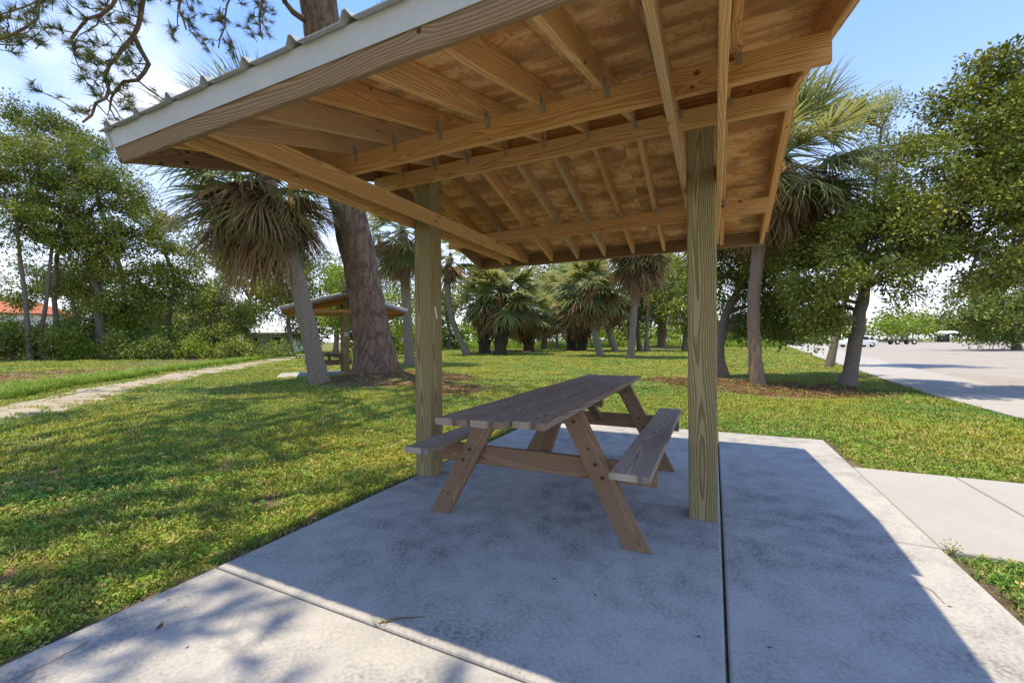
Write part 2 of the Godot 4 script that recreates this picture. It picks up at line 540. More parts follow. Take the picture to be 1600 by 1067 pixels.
func patch(called: String, c: Vector2, rx: float, rz: float, mat_: Material, sd: int, lift := 0.005, turn := 0.0) -> void:
	var g := Geo.new()
	var nz := noise(0.9, 3, sd)
	var rings := 7
	var spokes := 56
	g.vert(Vector3(c.x, gh(c.x, c.y) + lift, c.y))
	for k in range(1, rings + 1):
		for s in spokes:
			var a := TAU * s / spokes
			var w := 1.0 + 0.8 * nz.get_noise_2d(cos(a) * 1.6, sin(a) * 1.6)
			var q := Vector2(cos(a) * rx, sin(a) * rz) * w * k / rings
			q = q.rotated(turn) + c
			g.vert(Vector3(q.x, gh(q.x, q.y) + lift * (1.0 if k < rings else -1.0), q.y))
	for s in spokes:
		g.tri(0, 1 + s, 1 + (s + 1) % spokes)
		for k in rings - 1:
			var a := 1 + k * spokes + s
			var b := 1 + k * spokes + (s + 1) % spokes
			g.tri(a, a + spokes, b)
			g.tri(b, a + spokes, b + spokes)
	part(self, called, g.mesh(), mat_).set_meta("kind", "structure")

func ground() -> void:
	var cs := []
	for i in range(-118, 119):
		var t := absf(i)
		cs.append(signf(i) * (t * 0.24 if t <= 100.0 else 24.0 + (pow(1.27, t - 100.0) - 1.0) * 9.2))
	var nc := cs.size()
	var g := Geo.new()
	for z in cs:
		for x in cs:
			var y := gh(x, z)
			if x > walk_edge(z, 1) - 0.02:
				y = -0.13
			g.vert(Vector3(x, y, z), Vector3.UP)
	for j in nc - 1:
		for i in nc - 1:
			var a := j * nc + i
			g.tri(a, a + 1, a + nc)
			g.tri(a + 1, a + nc + 1, a + nc)
	for i in g.v.size():
		var p := g.v[i]
		g.n[i] = Vector3(gh(p.x - 0.2, p.z) - gh(p.x + 0.2, p.z), 0.4, gh(p.x, p.z - 0.2) - gh(p.x, p.z + 0.2)).normalized()
	part(self, "ground", g.mesh(), M.turf).set_meta("kind", "structure")
	# the concrete pad, cast in panels with open joints
	var pavement := setting("pavement")
	for zz in [[-1.46, 0.6], [0.615, 2.6], [-3.466, -1.473], [-5.292, -3.480], [-6.551, -5.304]]:
		pad(pavement, "slab", -2.589, 0.036, zz[0], zz[1], M.slab)
	for zz in [[-1.0, 2.6], [-3.452, -1.012], [-5.292, -3.468], [-6.551, -5.304]]:
		if zz[0] == -1.0:
			continue
		if zz[0] == -3.452:
			zz[1] = 2.6
		pad(pavement, "slab", 0.047, 1.248, zz[0], zz[1], M.slab)
	pad(pavement, "slab", 1.2505, 2.0, -5.292, -3.45, M.slab_new, 0.001)
	pad(pavement, "slab", 2.012, 4.395, -5.292, -3.45, M.slab_new, 0.001)
	# the walk along the road
	var walk := setting("sidewalk")
	var z := 3.0
	var k := 0
	while z > -150.0:
		var step := 1.8 if z > -40.0 else 12.0
		var a := z
		var b := z - step + 0.012
		var q := Geo.new()
		var l0 := walk_edge(a, 1)
		var l1 := walk_edge(b, 1)
		var r0 := walk_edge(a, 2)
		var r1 := walk_edge(b, 2)
		var top := 0.0
		q.quad(Vector3(l0, top, a), Vector3(r0, top, a), Vector3(r1, top, b), Vector3(l1, top, b))
		q.quad(Vector3(l0, -0.12, a), Vector3(l0, top, a), Vector3(l1, top, b), Vector3(l1, -0.12, b))
		q.quad(Vector3(r0, top, a), Vector3(r0, -0.12, a), Vector3(r1, -0.12, b), Vector3(r1, top, b))
		q.quad(Vector3(l1, -0.12, b), Vector3(l1, top, b), Vector3(r1, top, b), Vector3(r1, -0.12, b))
		q.quad(Vector3(l0, top, a), Vector3(l0, -0.12, a), Vector3(r0, -0.12, a), Vector3(r0, top, a))
		part(walk, "slab", q.mesh(), M.slab_new)
		z -= step
		k += 1
	var road := Geo.new()
	z = 3.0
	while z > -170.0:
		var b := z - 5.0
		road.quad(Vector3(walk_edge(z, 2) - 0.1, -0.02, z), Vector3(160, -0.02, z), Vector3(160, -0.02, b), Vector3(walk_edge(b, 2) - 0.1, -0.02, b))
		z = b
	part(self, "road", road.mesh(), M.road).set_meta("kind", "structure")
	# the sandy footpath
	var pg := Geo.new()
	var en := noise(0.5, 3, 91)
	var rows := 0
	for i in path_pts.size() - 1:
		var a: Vector2 = path_pts[i][0]
		var b: Vector2 = path_pts[i + 1][0]
		var steps := int(a.distance_to(b) / 0.35)
		for s in steps:
			var t := float(s) / steps
			var q := a.lerp(b, t)
			var prev: Vector2 = path_pts[maxi(i - 1, 0)][0]
			var next: Vector2 = path_pts[mini(i + 2, path_pts.size() - 1)][0]
			var dir := (b - prev).lerp(next - a, t).normalized()
			var sd := Vector2(-dir.y, dir.x)
			var w: float = lerpf(path_pts[i][1], path_pts[i + 1][1], t)
			for e in 7:
				var f := (e - 3) / 3.0
				var edge := 1.0 + (0.5 * en.get_noise_2d(q.x * 2.0 + signf(f) * 40.0, q.y * 2.0) if absf(f) > 0.9 else 0.0)
				var r := q + sd * w * f * edge
				pg.vert(Vector3(r.x, gh(r.x, r.y) + (0.006 if absf(f) < 0.9 else -0.004), r.y))
			rows += 1
	for r in rows - 1:
		for e in 6:
			var a := r * 7 + e
			pg.tri(a, a + 7, a + 1)
			pg.tri(a + 1, a + 7, a + 8)
	part(self, "path", pg.mesh(), M.sand).set_meta("kind", "structure")
	patch("terrain", Vector2(-9.3, -10.8), 2.9, 2.2, M.litter, 3, 0.006, 0.5)
	patch("terrain", Vector2(-6.2, -9.3), 1.7, 0.75, M.litter, 8, 0.006, 0.6)
	patch("terrain", Vector2(1.3, -12.6), 2.6, 1.3, M.litter, 4, 0.006, -0.2)
	patch("terrain", Vector2(-0.9, -13.4), 1.0, 0.8, M.litter, 9, 0.006, 0.0)
	patch("terrain", Vector2(-21.0, -41.0), 5.5, 2.6, M.litter, 5, 0.01, 0.3)
	patch("terrain", Vector2(-25.5, -8.5), 7.5, 3.0, M.litter, 6, 0.008, 0.75)
	patch("terrain", Vector2(-33.0, -17.0), 9.0, 3.4, M.soil, 7, 0.008, 0.8)
	patch("terrain", Vector2(-16.0, -52.0), 9.0, 3.0, M.soil, 17, 0.008, 0.2)
	# worn places in the lawn
	var worn := [[55, 745, 0.5, 0.2], [45, 890, 0.3, 0.18], [420, 775, 0.26, 0.16], [345, 722, 0.4, 0.12], [1240, 690, 0.2, 0.14]]
	for wi in worn.size():
		var w: Array = worn[wi]
		var c := floor_at(w[0], w[1])
		patch("terrain", Vector2(c.x, c.z), w[2], w[3], M.litter, 70 + wi, 0.004, 0.45)
		worn_spots.append([Vector2(c.x, c.z), w[2], w[3]])
	# bare soil along the edges of the pad
	var sg := Geo.new()
	var sn := noise(1.3, 3, 95)
	var zz := 2.6
	while zz > -6.6:
		for e in [[-2.60, -1.0], [1.26, 1.0]]:
			var w0: float = 0.11 + 0.09 * sn.get_noise_2d(zz * 3.0, e[0])
			var w1: float = 0.11 + 0.09 * sn.get_noise_2d((zz - 0.1) * 3.0, e[0])
			var a := Vector3(e[0], -0.024, zz)
			var b := Vector3(e[0], -0.024, zz - 0.1)
			var c := Vector3(e[0] + e[1] * w1, -0.036, zz - 0.1)
			var d := Vector3(e[0] + e[1] * w0, -0.036, zz)
			if e[1] > 0.0:
				sg.quad(d, c, b, a)
			else:
				sg.quad(a, b, c, d)
		zz -= 0.1
	for i in sg.n.size():
		sg.n[i] = Vector3.UP
	part(self, "terrain", sg.mesh(), M.soil).set_meta("kind", "structure")

# ---------------------------------------------------------------- the shelter
const RS := 0.28
const EZ := 2.097
func roof_pt(x: float, z: float, n: float, side: float) -> Vector3:
	var c := 1.0 / sqrt(1.0 + RS * RS)
	return Vector3(x, 2.362 + RS * (EZ - z) + n * c, (z + n * RS * c) * side)

func shelter(label: String) -> Node3D:
	var s := thing("picnic_shelter", label, "shelter", Vector3(-1.2935, 0, -3.3866))
	var W: Array = M.roof_wood
	for x in [-1.219, 1.219]:
		var p := lay(s, "post", Vector3(x, 0.001, 0), Vector3(x, 2.91, 0), 0.19, 0.19, M.post, Vector3.BACK, 0.009)
		for o in [-0.1145, 0.1145]:
			lay(s, "cross_arm", Vector3(x + o, 2.4425, 2.095), Vector3(x + o, 2.4425, -2.095), 0.125, 0.038, W[[0, 1, 4, 1][(0 if x < 0 else 2) + (0 if o < 0 else 1)]])
		for y in [2.42, 2.47]:
			var bg := Geo.new()
			bg.tube([Vector3(x + 0.13, y, 0.03 - (y - 2.445)), Vector3(x + 0.147, y, 0.03 - (y - 2.445))], [0.012, 0.012], 6)
			part(s, "bolt", bg.mesh(), M.galv)
	lay(s, "purlin", Vector3(-1.77, 2.575, 1.077), Vector3(1.77, 2.575, 1.077), 0.138, 0.038, W[0])
	lay(s, "purlin", Vector3(-1.77, 2.53, -1.2), Vector3(1.77, 2.53, -1.2), 0.138, 0.038, W[2])
	lay(s, "ridge_beam", Vector3(-1.772, 2.845, 0.1145), Vector3(1.772, 2.845, 0.1145), 0.138, 0.038, W[1])
	lay(s, "ridge_board", Vector3(-1.772, 3.0, 0), Vector3(1.772, 3.0, 0), 0.138, 0.036, W[2])
	var rx := [-1.43, -1.06, -0.705, -0.335, 0.022, 0.385, 0.75, 1.06, 1.38]
	var c := 1.0 / sqrt(1.0 + RS * RS)
	for side in [1.0, -1.0]:
		var up := Vector3(0, c, RS * c * side)
		for i in rx.size():
			var x: float = rx[i]
			lay(s, "rafter", roof_pt(x, 0.03, 0.07, side), roof_pt(x, EZ - 0.01, 0.07, side), 0.137, 0.038, W[[0, 3, 1, 4, 2, 0, 4, 3, 1, 2][(i * 3 + (0 if side > 0 else 4)) % 10]], up)
			# hurricane ties: a strap down the rafter's flank, bent on to the face of the beam
			for zz in ([1.097, 0.134] if side > 0 else [1.18, 0.0955]):
				var q := roof_pt(x + 0.0215, zz, 0.0, side)
				var out := 0.004 if side > 0 else 0.0225
				if side < 0 and zz < 0.5:
					continue
				var g := Geo.new()
				g.box(Vector3(-0.001, 0.0, -0.012), Vector3(0.0015, 0.06, 0.02))
				g.box(Vector3(-0.002, -0.06, out), Vector3(0.02, 0.004, out + 0.002))
				g.quad(Vector3(0.0, 0.04, out), Vector3(0.02, 0.0, out + 0.001), Vector3(0.02, 0.004, out + 0.003), Vector3(0.0015, 0.04, 0.02))
				part(s, "tie", g.mesh(), M.galv, Transform3D(Basis(), q + Vector3(0, 0, 0.002)))
		lay(s, "fascia", roof_pt(-1.835, EZ + 0.019, 0.074, side), roof_pt(1.80, EZ + 0.019, 0.074, side), 0.184, 0.038, M.fascia, up, 0.005)
		for x in [-1.81, 1.777]:
			lay(s, "rake_board", roof_pt(x, -0.018, 0.067, side), roof_pt(x, EZ - 0.001, 0.067, side), 0.168, 0.038, M.fascia if x < 0 else W[0], up)
		# plywood decking in sheets
		var xs := [-1.83, -0.62, 0.59, 1.80]
		var zs := [-0.037, 0.86, EZ + 0.036] if side > 0 else [-0.037, 1.22, EZ + 0.036]
		for i in 3:
			for j in 2:
				var g := Geo.new()
				var x0: float = xs[i] + 0.0015
				var x1: float = xs[i + 1] - 0.0015
				var z0: float = zs[j] + 0.0015
				var z1: float = zs[j + 1] - 0.0015
				var u := rf(0, 1)
				var vv := rf(0, 1)
				var b := [roof_pt(x0, z0, 0.1395, side), roof_pt(x1, z0, 0.1395, side), roof_pt(x1, z1, 0.1395, side), roof_pt(x0, z1, 0.1395, side)]
				var t := [roof_pt(x0, z0, 0.152, side), roof_pt(x1, z0, 0.152, side), roof_pt(x1, z1, 0.152, side), roof_pt(x0, z1, 0.152, side)]
				var uv := [Vector2(u, vv), Vector2(u + (x1 - x0) / 1.8, vv), Vector2(u + (x1 - x0) / 1.8, vv + (z1 - z0) / 0.9), Vector2(u, vv + (z1 - z0) / 0.9)]
				if side < 0:
					g.face([b[3], b[2], b[1], b[0]], [uv[3], uv[2], uv[1], uv[0]])
					g.face([t[0], t[1], t[2], t[3]], uv)
				else:
					g.face([b[0], b[1], b[2], b[3]], uv)
					g.face([t[3], t[2], t[1], t[0]], [uv[3], uv[2], uv[1], uv[0]])
				for e in 4:
					var f := (e + 1) % 4
					if side > 0:
						g.face([b[e], t[e], t[f], b[f]], [Vector2(0, 0), Vector2(0, 0.02), Vector2(0.5, 0.02), Vector2(0.5, 0)])
					else:
						g.face([b[f], t[f], t[e], b[e]], [Vector2(0, 0), Vector2(0, 0.02), Vector2(0.5, 0.02), Vector2(0.5, 0)])
				part(s, "plywood_panel", g.mesh(), M.ply)
		# ribbed metal roofing, laid in strips
		var x := -1.87
		while x < 1.7:
			var g := Geo.new()
			var w := 0.6
			var last := x + w > 1.7
			if last:
				w = 1.79 - x
			var prof := []
			var p := 0.0
			while p < w - 0.1:
				prof.append_array([Vector2(p, 0), Vector2(p + 0.09, 0), Vector2(p + 0.115, 0.032), Vector2(p + 0.13, 0.032), Vector2(p + 0.155, 0)])
				p += 0.3
			prof.append(Vector2(w, 0))
			var z1: float = EZ + 0.075
			for k in prof.size() - 1:
				var a: Vector2 = prof[k]
				var b: Vector2 = prof[k + 1]
				if a.x >= w:
					break
				for layer in [0.0, 0.003]:
					var n: float = 0.156 + layer
					var q := [roof_pt(x + a.x, -0.042, n + a.y, side), roof_pt(x + a.x, z1, n + a.y, side), roof_pt(x + b.x, z1, n + b.y, side), roof_pt(x + b.x, -0.042, n + b.y, side)]
					if (layer > 0.0) != (side > 0.0):
						q.reverse()
					g.face(q)
				var e := [roof_pt(x + a.x, z1, 0.156 + a.y, side), roof_pt(x + b.x, z1, 0.156 + b.y, side), roof_pt(x + b.x, z1, 0.159 + b.y, side), roof_pt(x + a.x, z1, 0.159 + a.y, side)]
				g.face(e)
			part(s, "roofing_panel", g.mesh(), M.metal_roof)
			x += 0.6
		# pale drip edge along the eave
		lay(s, "drip_edge", roof_pt(-1.868, EZ + 0.042, 0.108, side), roof_pt(1.80, EZ + 0.042, 0.108, side), 0.092, 0.005, M.drip, up, 0.001)
		# rake trim; on one gable the lower piece of the near slope is narrower
		lay(s, "rake_trim", roof_pt(-1.845, -0.031, 0.115, side), roof_pt(-1.845, EZ + 0.05, 0.115, side), 0.09, 0.03, M.metal_roof, up, 0.001)
		if side > 0:
			lay(s, "rake_trim", roof_pt(1.798, 0.74, 0.158, side), roof_pt(1.798, EZ + 0.05, 0.158, side), 0.012, 0.03, W[2], up, 0.001)
			lay(s, "rake_trim", roof_pt(1.822, -0.041, 0.158, side), roof_pt(1.822, 0.73, 0.158, side), 0.012, 0.056, W[2], up, 0.001)
		else:
			lay(s, "rake_trim", roof_pt(1.822, -0.041, 0.158, side), roof_pt(1.822, EZ + 0.05, 0.158, side), 0.012, 0.056, W[2], up, 0.001)
	# bent ridge cap
	var cg := Geo.new()
	for side in [1.0, -1.0]:
		var q := [roof_pt(-1.88, -0.0558, 0.207, side), roof_pt(-1.88, 0.16, 0.204, side), roof_pt(1.835, 0.16, 0.204, side), roof_pt(1.835, -0.0558, 0.207, side)]
		if side < 0:
			q.reverse()
		cg.face(q)
		var q2 := [roof_pt(-1.88, -0.0547, 0.203, side), roof_pt(-1.88, 0.16, 0.2, side), roof_pt(1.835, 0.16, 0.2, side), roof_pt(1.835, -0.0547, 0.203, side)]
		if side > 0:
			q2.reverse()
		cg.face(q2)
	part(s, "ridge_cap", cg.mesh(), M.metal_roof)
	return s

func picnic_table(label: String) -> Node3D:
	var o := Vector3(-1.10, 0, -3.52)
	var t := thing("picnic_table", label, "picnic table", o)
	var rel := func(p: Vector3) -> Vector3: return p - o
	# three top planks with staggered ends
	var tops := [[-1.393, -1.188, -1.93, -5.09], [-1.178, -0.968, -1.942, -5.085], [-0.958, -0.766, -2.005, -5.10]]
	for b in tops:
		var x: float = (b[0] + b[1]) / 2
		lay(t, "tabletop_plank", rel.call(Vector3(x, 0.846, b[2])), rel.call(Vector3(x, 0.846, b[3])), 0.038, b[1] - b[0], M.table_top, Vector3.UP, 0.007)
	for b in [[-1.925, -1.727], [-0.523, -0.303]]:
		var x: float = (b[0] + b[1]) / 2
		lay(t, "bench_plank", rel.call(Vector3(x, 0.546, -2.31)), rel.call(Vector3(x, 0.546, -4.70)), 0.038, b[1] - b[0], M.table_seat, Vector3.UP, 0.007)
	for z in [-2.659, -4.40]:
		for e in [[-1.87, -1.40], [-0.428, -0.845]]:
			# legs cut level at the foot and under the top
			var g := Geo.new()
			var a := Vector3(e[0], 0.001, z)
			var b := Vector3(e[1], 0.826, z)
			var d := (b - a).normalized()
			var half := 0.0785
			var pts := []
			for q in [a, b]:
				pts.append([q + Vector3(-half, 0, 0), q + Vector3(half, 0, 0)])
			var L := 0.93
			var uo := rf(0, 0.7)
			var vo := rf(0, 0.3)
			for f in [0.019, -0.019]:
				var q := [pts[0][0] + Vector3(0, 0, f), pts[0][1] + Vector3(0, 0, f), pts[1][1] + Vector3(0, 0, f), pts[1][0] + Vector3(0, 0, f)]
				var uv := [Vector2(uo, vo), Vector2(uo, vo + 0.55), Vector2(uo + L / 4.096, vo + 0.55), Vector2(uo + L / 4.096, vo)]
				for k in 4:
					q[k] = rel.call(q[k])
				if f < 0:
					q.reverse()
					uv.reverse()
				g.face(q, uv)
			for k in [0, 1]:
				var q := [rel.call(pts[0][k] + Vector3(0, 0, 0.019)), rel.call(pts[0][k] + Vector3(0, 0, -0.019)), rel.call(pts[1][k] + Vector3(0, 0, -0.019)), rel.call(pts[1][k] + Vector3(0, 0, 0.019))]
				var uv := [Vector2(uo, 0.7), Vector2(uo, 0.85), Vector2(uo + L / 4.096, 0.85), Vector2(uo + L / 4.096, 0.7)]
				if k == 0:
					q.reverse()
					uv.reverse()
				g.face(q, uv)
			part(t, "leg", g.mesh(), M.table_leg)
		# the rail that carries both benches, its ends clipped
		var zr: float = z - 0.039
		lay(t, "bench_rail", rel.call(Vector3(-1.87, 0.458, zr)), rel.call(Vector3(-0.313, 0.458, zr)), 0.136, 0.038, M.table_leg)
		lay(t, "cleat", rel.call(Vector3(-1.33, 0.7775, zr)), rel.call(Vector3(-0.83, 0.7775, zr)), 0.088, 0.038, M.table_leg)
		var zm := -3.2 if z > -3.5 else -3.75
		lay(t, "brace", rel.call(Vector3(-1.08, 0.46, zr + (-0.04 if z > -3.5 else 0.04))), rel.call(Vector3(-1.08, 0.80, zm)), 0.088, 0.038, M.table_leg, Vector3.RIGHT)
	lay(t, "cleat", rel.call(Vector3(-1.33, 0.7775, -3.47)), rel.call(Vector3(-0.83, 0.7775, -3.47)), 0.088, 0.038, M.table_leg)
	# coach bolts through the legs and rails, screws along the planks
	for z in [-2.6385, -4.3795]:
		for q in [[-1.66, 0.42], [-1.60, 0.50], [-0.635, 0.42], [-0.68, 0.50], [-1.43, 0.76], [-0.82, 0.76]]:
			var bg := Geo.new()
			var c0: Vector3 = rel.call(Vector3(q[0], q[1], z - 0.004))
			bg.tube([c0, c0 + Vector3(0, 0, 0.008), c0 + Vector3(0, 0, 0.011)], [0.011, 0.011, 0.005], 8)
			part(t, "bolt", bg.mesh(), M.rust)
	return t

# ---------------------------------------------------------------- plants
func leaf_clump(leaves: int, leaf: float, radius: float, sd: int, narrow := 0.55) -> ArrayMesh:
	var r := RandomNumberGenerator.new()
	r.seed = sd
	var g := Geo.new()
	for i in leaves:
		var p := Vector3(r.randfn(), r.randfn() * 0.8, r.randfn()).normalized() * radius * pow(r.randf(), 0.5)
		var d := (p.normalized() + Vector3(r.randf_range(-1, 1), r.randf_range(-0.6, 0.6), r.randf_range(-1, 1))).normalized()
		var up := (Vector3.UP * 1.1 + Vector3(r.randf_range(-1, 1), r.randf_range(-0.7, 0.7), r.randf_range(-1, 1))).normalized()
		var s := d.cross(up).normalized()
		var l := leaf * r.randf_range(0.7, 1.25)
		var w := l * narrow * 0.5
		var u := s.cross(d)
		var a := g.vert(p)
		g.vert(p + d * l * 0.5 + s * w + u * w * 0.35)
		g.vert(p + d * l)
		g.vert(p + d * l * 0.5 - s * w + u * w * 0.35)
		g.tri(a, a + 1, a + 2)
		g.tri(a, a + 2, a + 3)
	return g.mesh(true)

func needle_tuft(needles: int, length: float, sd: int) -> ArrayMesh:
	var r := RandomNumberGenerator.new()
	r.seed = sd
	var g := Geo.new()
	g.tube([Vector3(0, -0.12, 0), Vector3(0, 0.1, 0)], [0.009, 0.005], 4, false)
	for i in needles:
		var a := r.randf() * TAU
		var t := r.randf_range(0.1, 1.25)
		var d := Vector3(cos(a) * sin(t), cos(t), sin(a) * sin(t))
		var p := Vector3(0, r.randf_range(-0.03, 0.1), 0)
		var s := d.cross(Vector3(r.randf() - 0.5, r.randf() - 0.5, r.randf() - 0.5)).normalized() * 0.006
		var l := length * r.randf_range(0.7, 1.1)
		var k := g.vert(p - s)
		g.vert(p + s)
		g.vert(p + d * l + Vector3(0, -0.12 * l, 0))
		g.tri(k, k + 1, k + 2)
	return g.mesh(true)

# A fan palm leaf: stalk along +Z, then a folded blade split into drooping fingers.
func fan_leaf(fingers: int, spread: float, stalk: float, length: float, droop: float, fold: float, sd: int, broad := 0.42) -> ArrayMesh:
	var r := RandomNumberGenerator.new()
	r.seed = sd
	var g := Geo.new()
	var arch := func(s: float) -> Vector3:
		return Vector3(0, -droop * 0.18 * s * s, s)
	var pts := []
	var rad := []
	for k in 5:
		var s := stalk * k / 4.0
		pts.append(arch.call(s))
		rad.append(lerpf(0.022, 0.010, k / 4.0))
	g.tube(pts, rad, 4, false)
	var hub: Vector3 = arch.call(stalk)
	for i in fingers:
		var f := (i + 0.5) / fingers * 2.0 - 1.0
		var a := f * spread + r.randf_range(-0.05, 0.05)
		var l := length * (1.0 - 0.3 * f * f) * r.randf_range(0.8, 1.1)
		# fingers on the flanks leave lower on the costa
		var root := hub + Vector3(0, -0.05 * (1.0 - absf(f)), 0.25 * length * (1.0 - absf(f)))
		var d := Vector3(sin(a), 0.16 - fold * absf(f) + r.randf_range(-0.12, 0.12), cos(a)).normalized()
		var w := length * spread / fingers * broad
		var s := d.cross(Vector3.UP).normalized()
		var prev := -1
		var p := root
		var dd := d
		var limp := droop * r.randf_range(0.6, 1.25)
		for k in 6:
			var t := k / 5.0
			var ww: float = w * [0.4, 1.0, 1.0, 0.75, 0.42, 0.04][k]
			var ridge := g.vert(p + Vector3(0, ww * 0.5, 0))
			g.vert(p - s * ww)
			g.vert(p + s * ww)
			if prev >= 0:
				for e in [[0, 1], [2, 0]]:
					g.tri(prev + e[0], prev + e[1], ridge + e[0])
					g.tri(prev + e[1], ridge + e[1], ridge + e[0])
			prev = ridge
			p += dd * l * 0.2
			dd = (dd + Vector3(0, -limp * t * t * 1.3, 0)).normalized()
	return g.mesh(true)

func foliage_kit() -> void:
	K.oak = []
	for i in 3:
		K.oak.append(leaf_clump(46, 0.095, 0.30, 100 + i, 0.5))
	K.broad = []
	for i in 3:
		K.broad.append(leaf_clump(40, 0.15, 0.42, 200 + i, 0.5))
	K.needle = [needle_tuft(46, 0.24, 301), needle_tuft(38, 0.22, 302)]
	K.fan = []
	K.fan_young = []
	K.fan_dead = []
	for i in 3:
		K.fan.append(fan_leaf(46, 1.85, 0.8, 1.1, 1.35, 0.5, 400 + i))
		K.fan_young.append(fan_leaf(40, 1.6, 0.75, 1.0, 0.75, 0.2, 410 + i))
		K.fan_dead.append(fan_leaf(36, 0.85, 0.65, 1.2, 1.3, 0.55, 420 + i))
	K.far_fan = []
	K.far_young = []
	K.far_dead = []
	for i in 3:
		K.far_fan.append(fan_leaf(20, 1.85, 0.8, 1.1, 1.35, 0.5, 430 + i, 0.6))
		K.far_young.append(fan_leaf(18, 1.6, 0.75, 1.0, 0.75, 0.2, 440 + i, 0.6))
		K.far_dead.append(fan_leaf(14, 0.85, 0.65, 1.2, 1.3, 0.55, 450 + i, 0.6))
	K.grass = []
	for i in 4:
		K.grass.append(grass_tuft(18, 0.038, 0.05, 500 + i, 0.0055))
	K.weed = [leaf_clump(20, 0.022, 0.042, 520, 0.65), leaf_clump(22, 0.019, 0.045, 521, 0.7)]
	K.tall = [grass_tuft(16, 0.42, 0.12, 530, 0.014), grass_tuft(16, 0.36, 0.14, 531, 0.014)]

func grass_tuft(blades: int, height: float, spread: float, sd: int, width: float) -> ArrayMesh:
	var r := RandomNumberGenerator.new()
	r.seed = sd
	var g := Geo.new()
	for i in blades:
		var a := r.randf() * TAU
		var p := Vector3(cos(a), 0, sin(a)) * spread * sqrt(r.randf())
		var b := r.randf() * TAU
		var lean := Vector3(cos(b), 0, sin(b)) * r.randf_range(0.15, 1.1)
		var h := height * r.randf_range(0.55, 1.15)
		var s := lean.cross(Vector3.UP).normalized() * width * 0.5
		var m := p + Vector3(0, h * 0.6, 0) + lean * h * 0.3
		var e := p + Vector3(0, h * 0.92, 0) + lean * h * 0.95
		var k := g.vert(p - s)
		g.vert(p + s)
		g.vert(m + s * 0.9)
		g.vert(m - s * 0.9)
		g.vert(e)
		g.tri(k, k + 1, k + 2)
		g.tri(k, k + 2, k + 3)
		g.tri(k + 3, k + 2, k + 4)
	return g.mesh(true)

func rot() -> Basis:
	return Basis.from_euler(Vector3(rf(-0.5, 0.5), rf(0, TAU), rf(-0.5, 0.5)))

func tinted(light_var: float, warm: float) -> Color:
	var l := rf(1.0 - light_var, 1.0 + light_var)
	var w := rf(-warm, warm)
	return Color(l * (1.0 + w), l, l * (1.0 - w * 0.6))

func curve(a: Vector3, b: Vector3, bow: Vector3, steps: int, wig: float) -> Array:
	var out := []
	for k in steps + 1:
		var t := float(k) / steps
		var p := a.lerp(b, t) + bow * sin(t * PI)
		if k > 0 and k < steps:
			p += Vector3(rf(-wig, wig), rf(-wig, wig), rf(-wig, wig))
		out.append(p)
	return out

func taper(n: int, r0: float, r1: float) -> Array:
	var out := []
	for k in n:
		out.append(lerpf(r0, r1, pow(float(k) / maxf(n - 1, 1), 0.8)))
	return out

# trunk: world points; blobs: [centre, radius]; a limb runs to each blob and leafy twigs fill it
func tree(called: String, label: String, group: String, trunk: Array, r0: float, r1: float, blobs: Array, kit: String, size: float, fill: float, leaf: Material, bark_: Material, gap := -0.05, sides := 9) -> Node3D:
	var base: Vector3 = trunk[0]
	var t := thing(called, label, "tree", base, 0.0, group)
	var g := Geo.new()
	var nz := noise(1.5, 2, rng.randi() % 1000)
	var loc := trunk.map(func(p): return p - base)
	var pts := [loc[0] + Vector3(0, -0.15, 0)]
	for k in loc.size() - 1:
		for s in range(0, 4):
			pts.append(loc[k].lerp(loc[k + 1], s / 4.0) + (Vector3(rf(-1, 1), 0, rf(-1, 1)) * r0 * 0.12 if s > 0 else Vector3.ZERO))
	pts.append(loc[-1])
	var rad := taper(pts.size(), r0, r1)
	rad[0] = r0 * 1.45
	rad[1] = r0 * 1.3
	rad[2] = r0 * 1.06
	g.tube(pts, rad, sides, true, 0.22, nz)
	var xs := []
	var cs := PackedColorArray()
	for b in blobs:
		var c: Vector3 = b[0] - base
		var r: float = b[1]
		# limb from the trunk point that suits the blob
		var from: Vector3 = loc[-1]
		var fr := r1
		var best := 1e9
		for k in range(pts.size() / 2, pts.size()):
			var d: float = c.distance_to(pts[k]) + absf(c.y - pts[k].y) * 0.3 + (3.0 if pts[k].y > c.y else 0.0)
			if d < best:
				best = d
				from = pts[k]
				fr = rad[k]
		var limb := curve(from, c, Vector3(0, (c - from).length() * 0.08, 0), 6, (c - from).length() * 0.035)
		g.tube(limb, taper(7, minf(fr * 0.75, 0.035 + 0.022 * r + 0.012 * from.distance_to(c)), 0.02 + 0.008 * r), 6, false)
		# twigs fan out from the limb; leaves gather in flat sprays along their outer halves
		var twigs := clampi(int(r * 6.0 / size) + 6, 8, 17)
		var per := maxi(3, int(fill * r * r / twigs))
		for k in twigs:
			var out_ := Vector3(rng.randfn(), rng.randfn() * 0.75 + 0.15, rng.randfn()).normalized()
			var e := c + out_ * r * rf(0.65, 1.15)
			var tw := curve(limb[2 + rng.randi() % 5], e, Vector3(0, r * rf(-0.05, 0.14), 0), 5, r * 0.05)
			g.tube(tw, taper(6, 0.010 + 0.009 * r, 0.005), 5, false)
			var spread := r * rf(0.15, 0.29)
			for q in per:
				var m: Vector3 = tw[5].lerp(tw[2], absf(rng.randfn()) * 0.32)
				var p := m + Vector3(rng.randfn(), rng.randfn() * 0.36, rng.randfn()) * spread * 0.66
				xs.append(Transform3D(rot().scaled(Vector3.ONE * size * rf(0.55, 1.2)), p))
				cs.append(tinted(0.38, 0.18))
	part(t, "trunk", g.mesh(), bark_)
	copies(t, "crown", K[kit][rng.randi() % 3], leaf, xs, cs).set_meta("kind", "stuff")
	return t

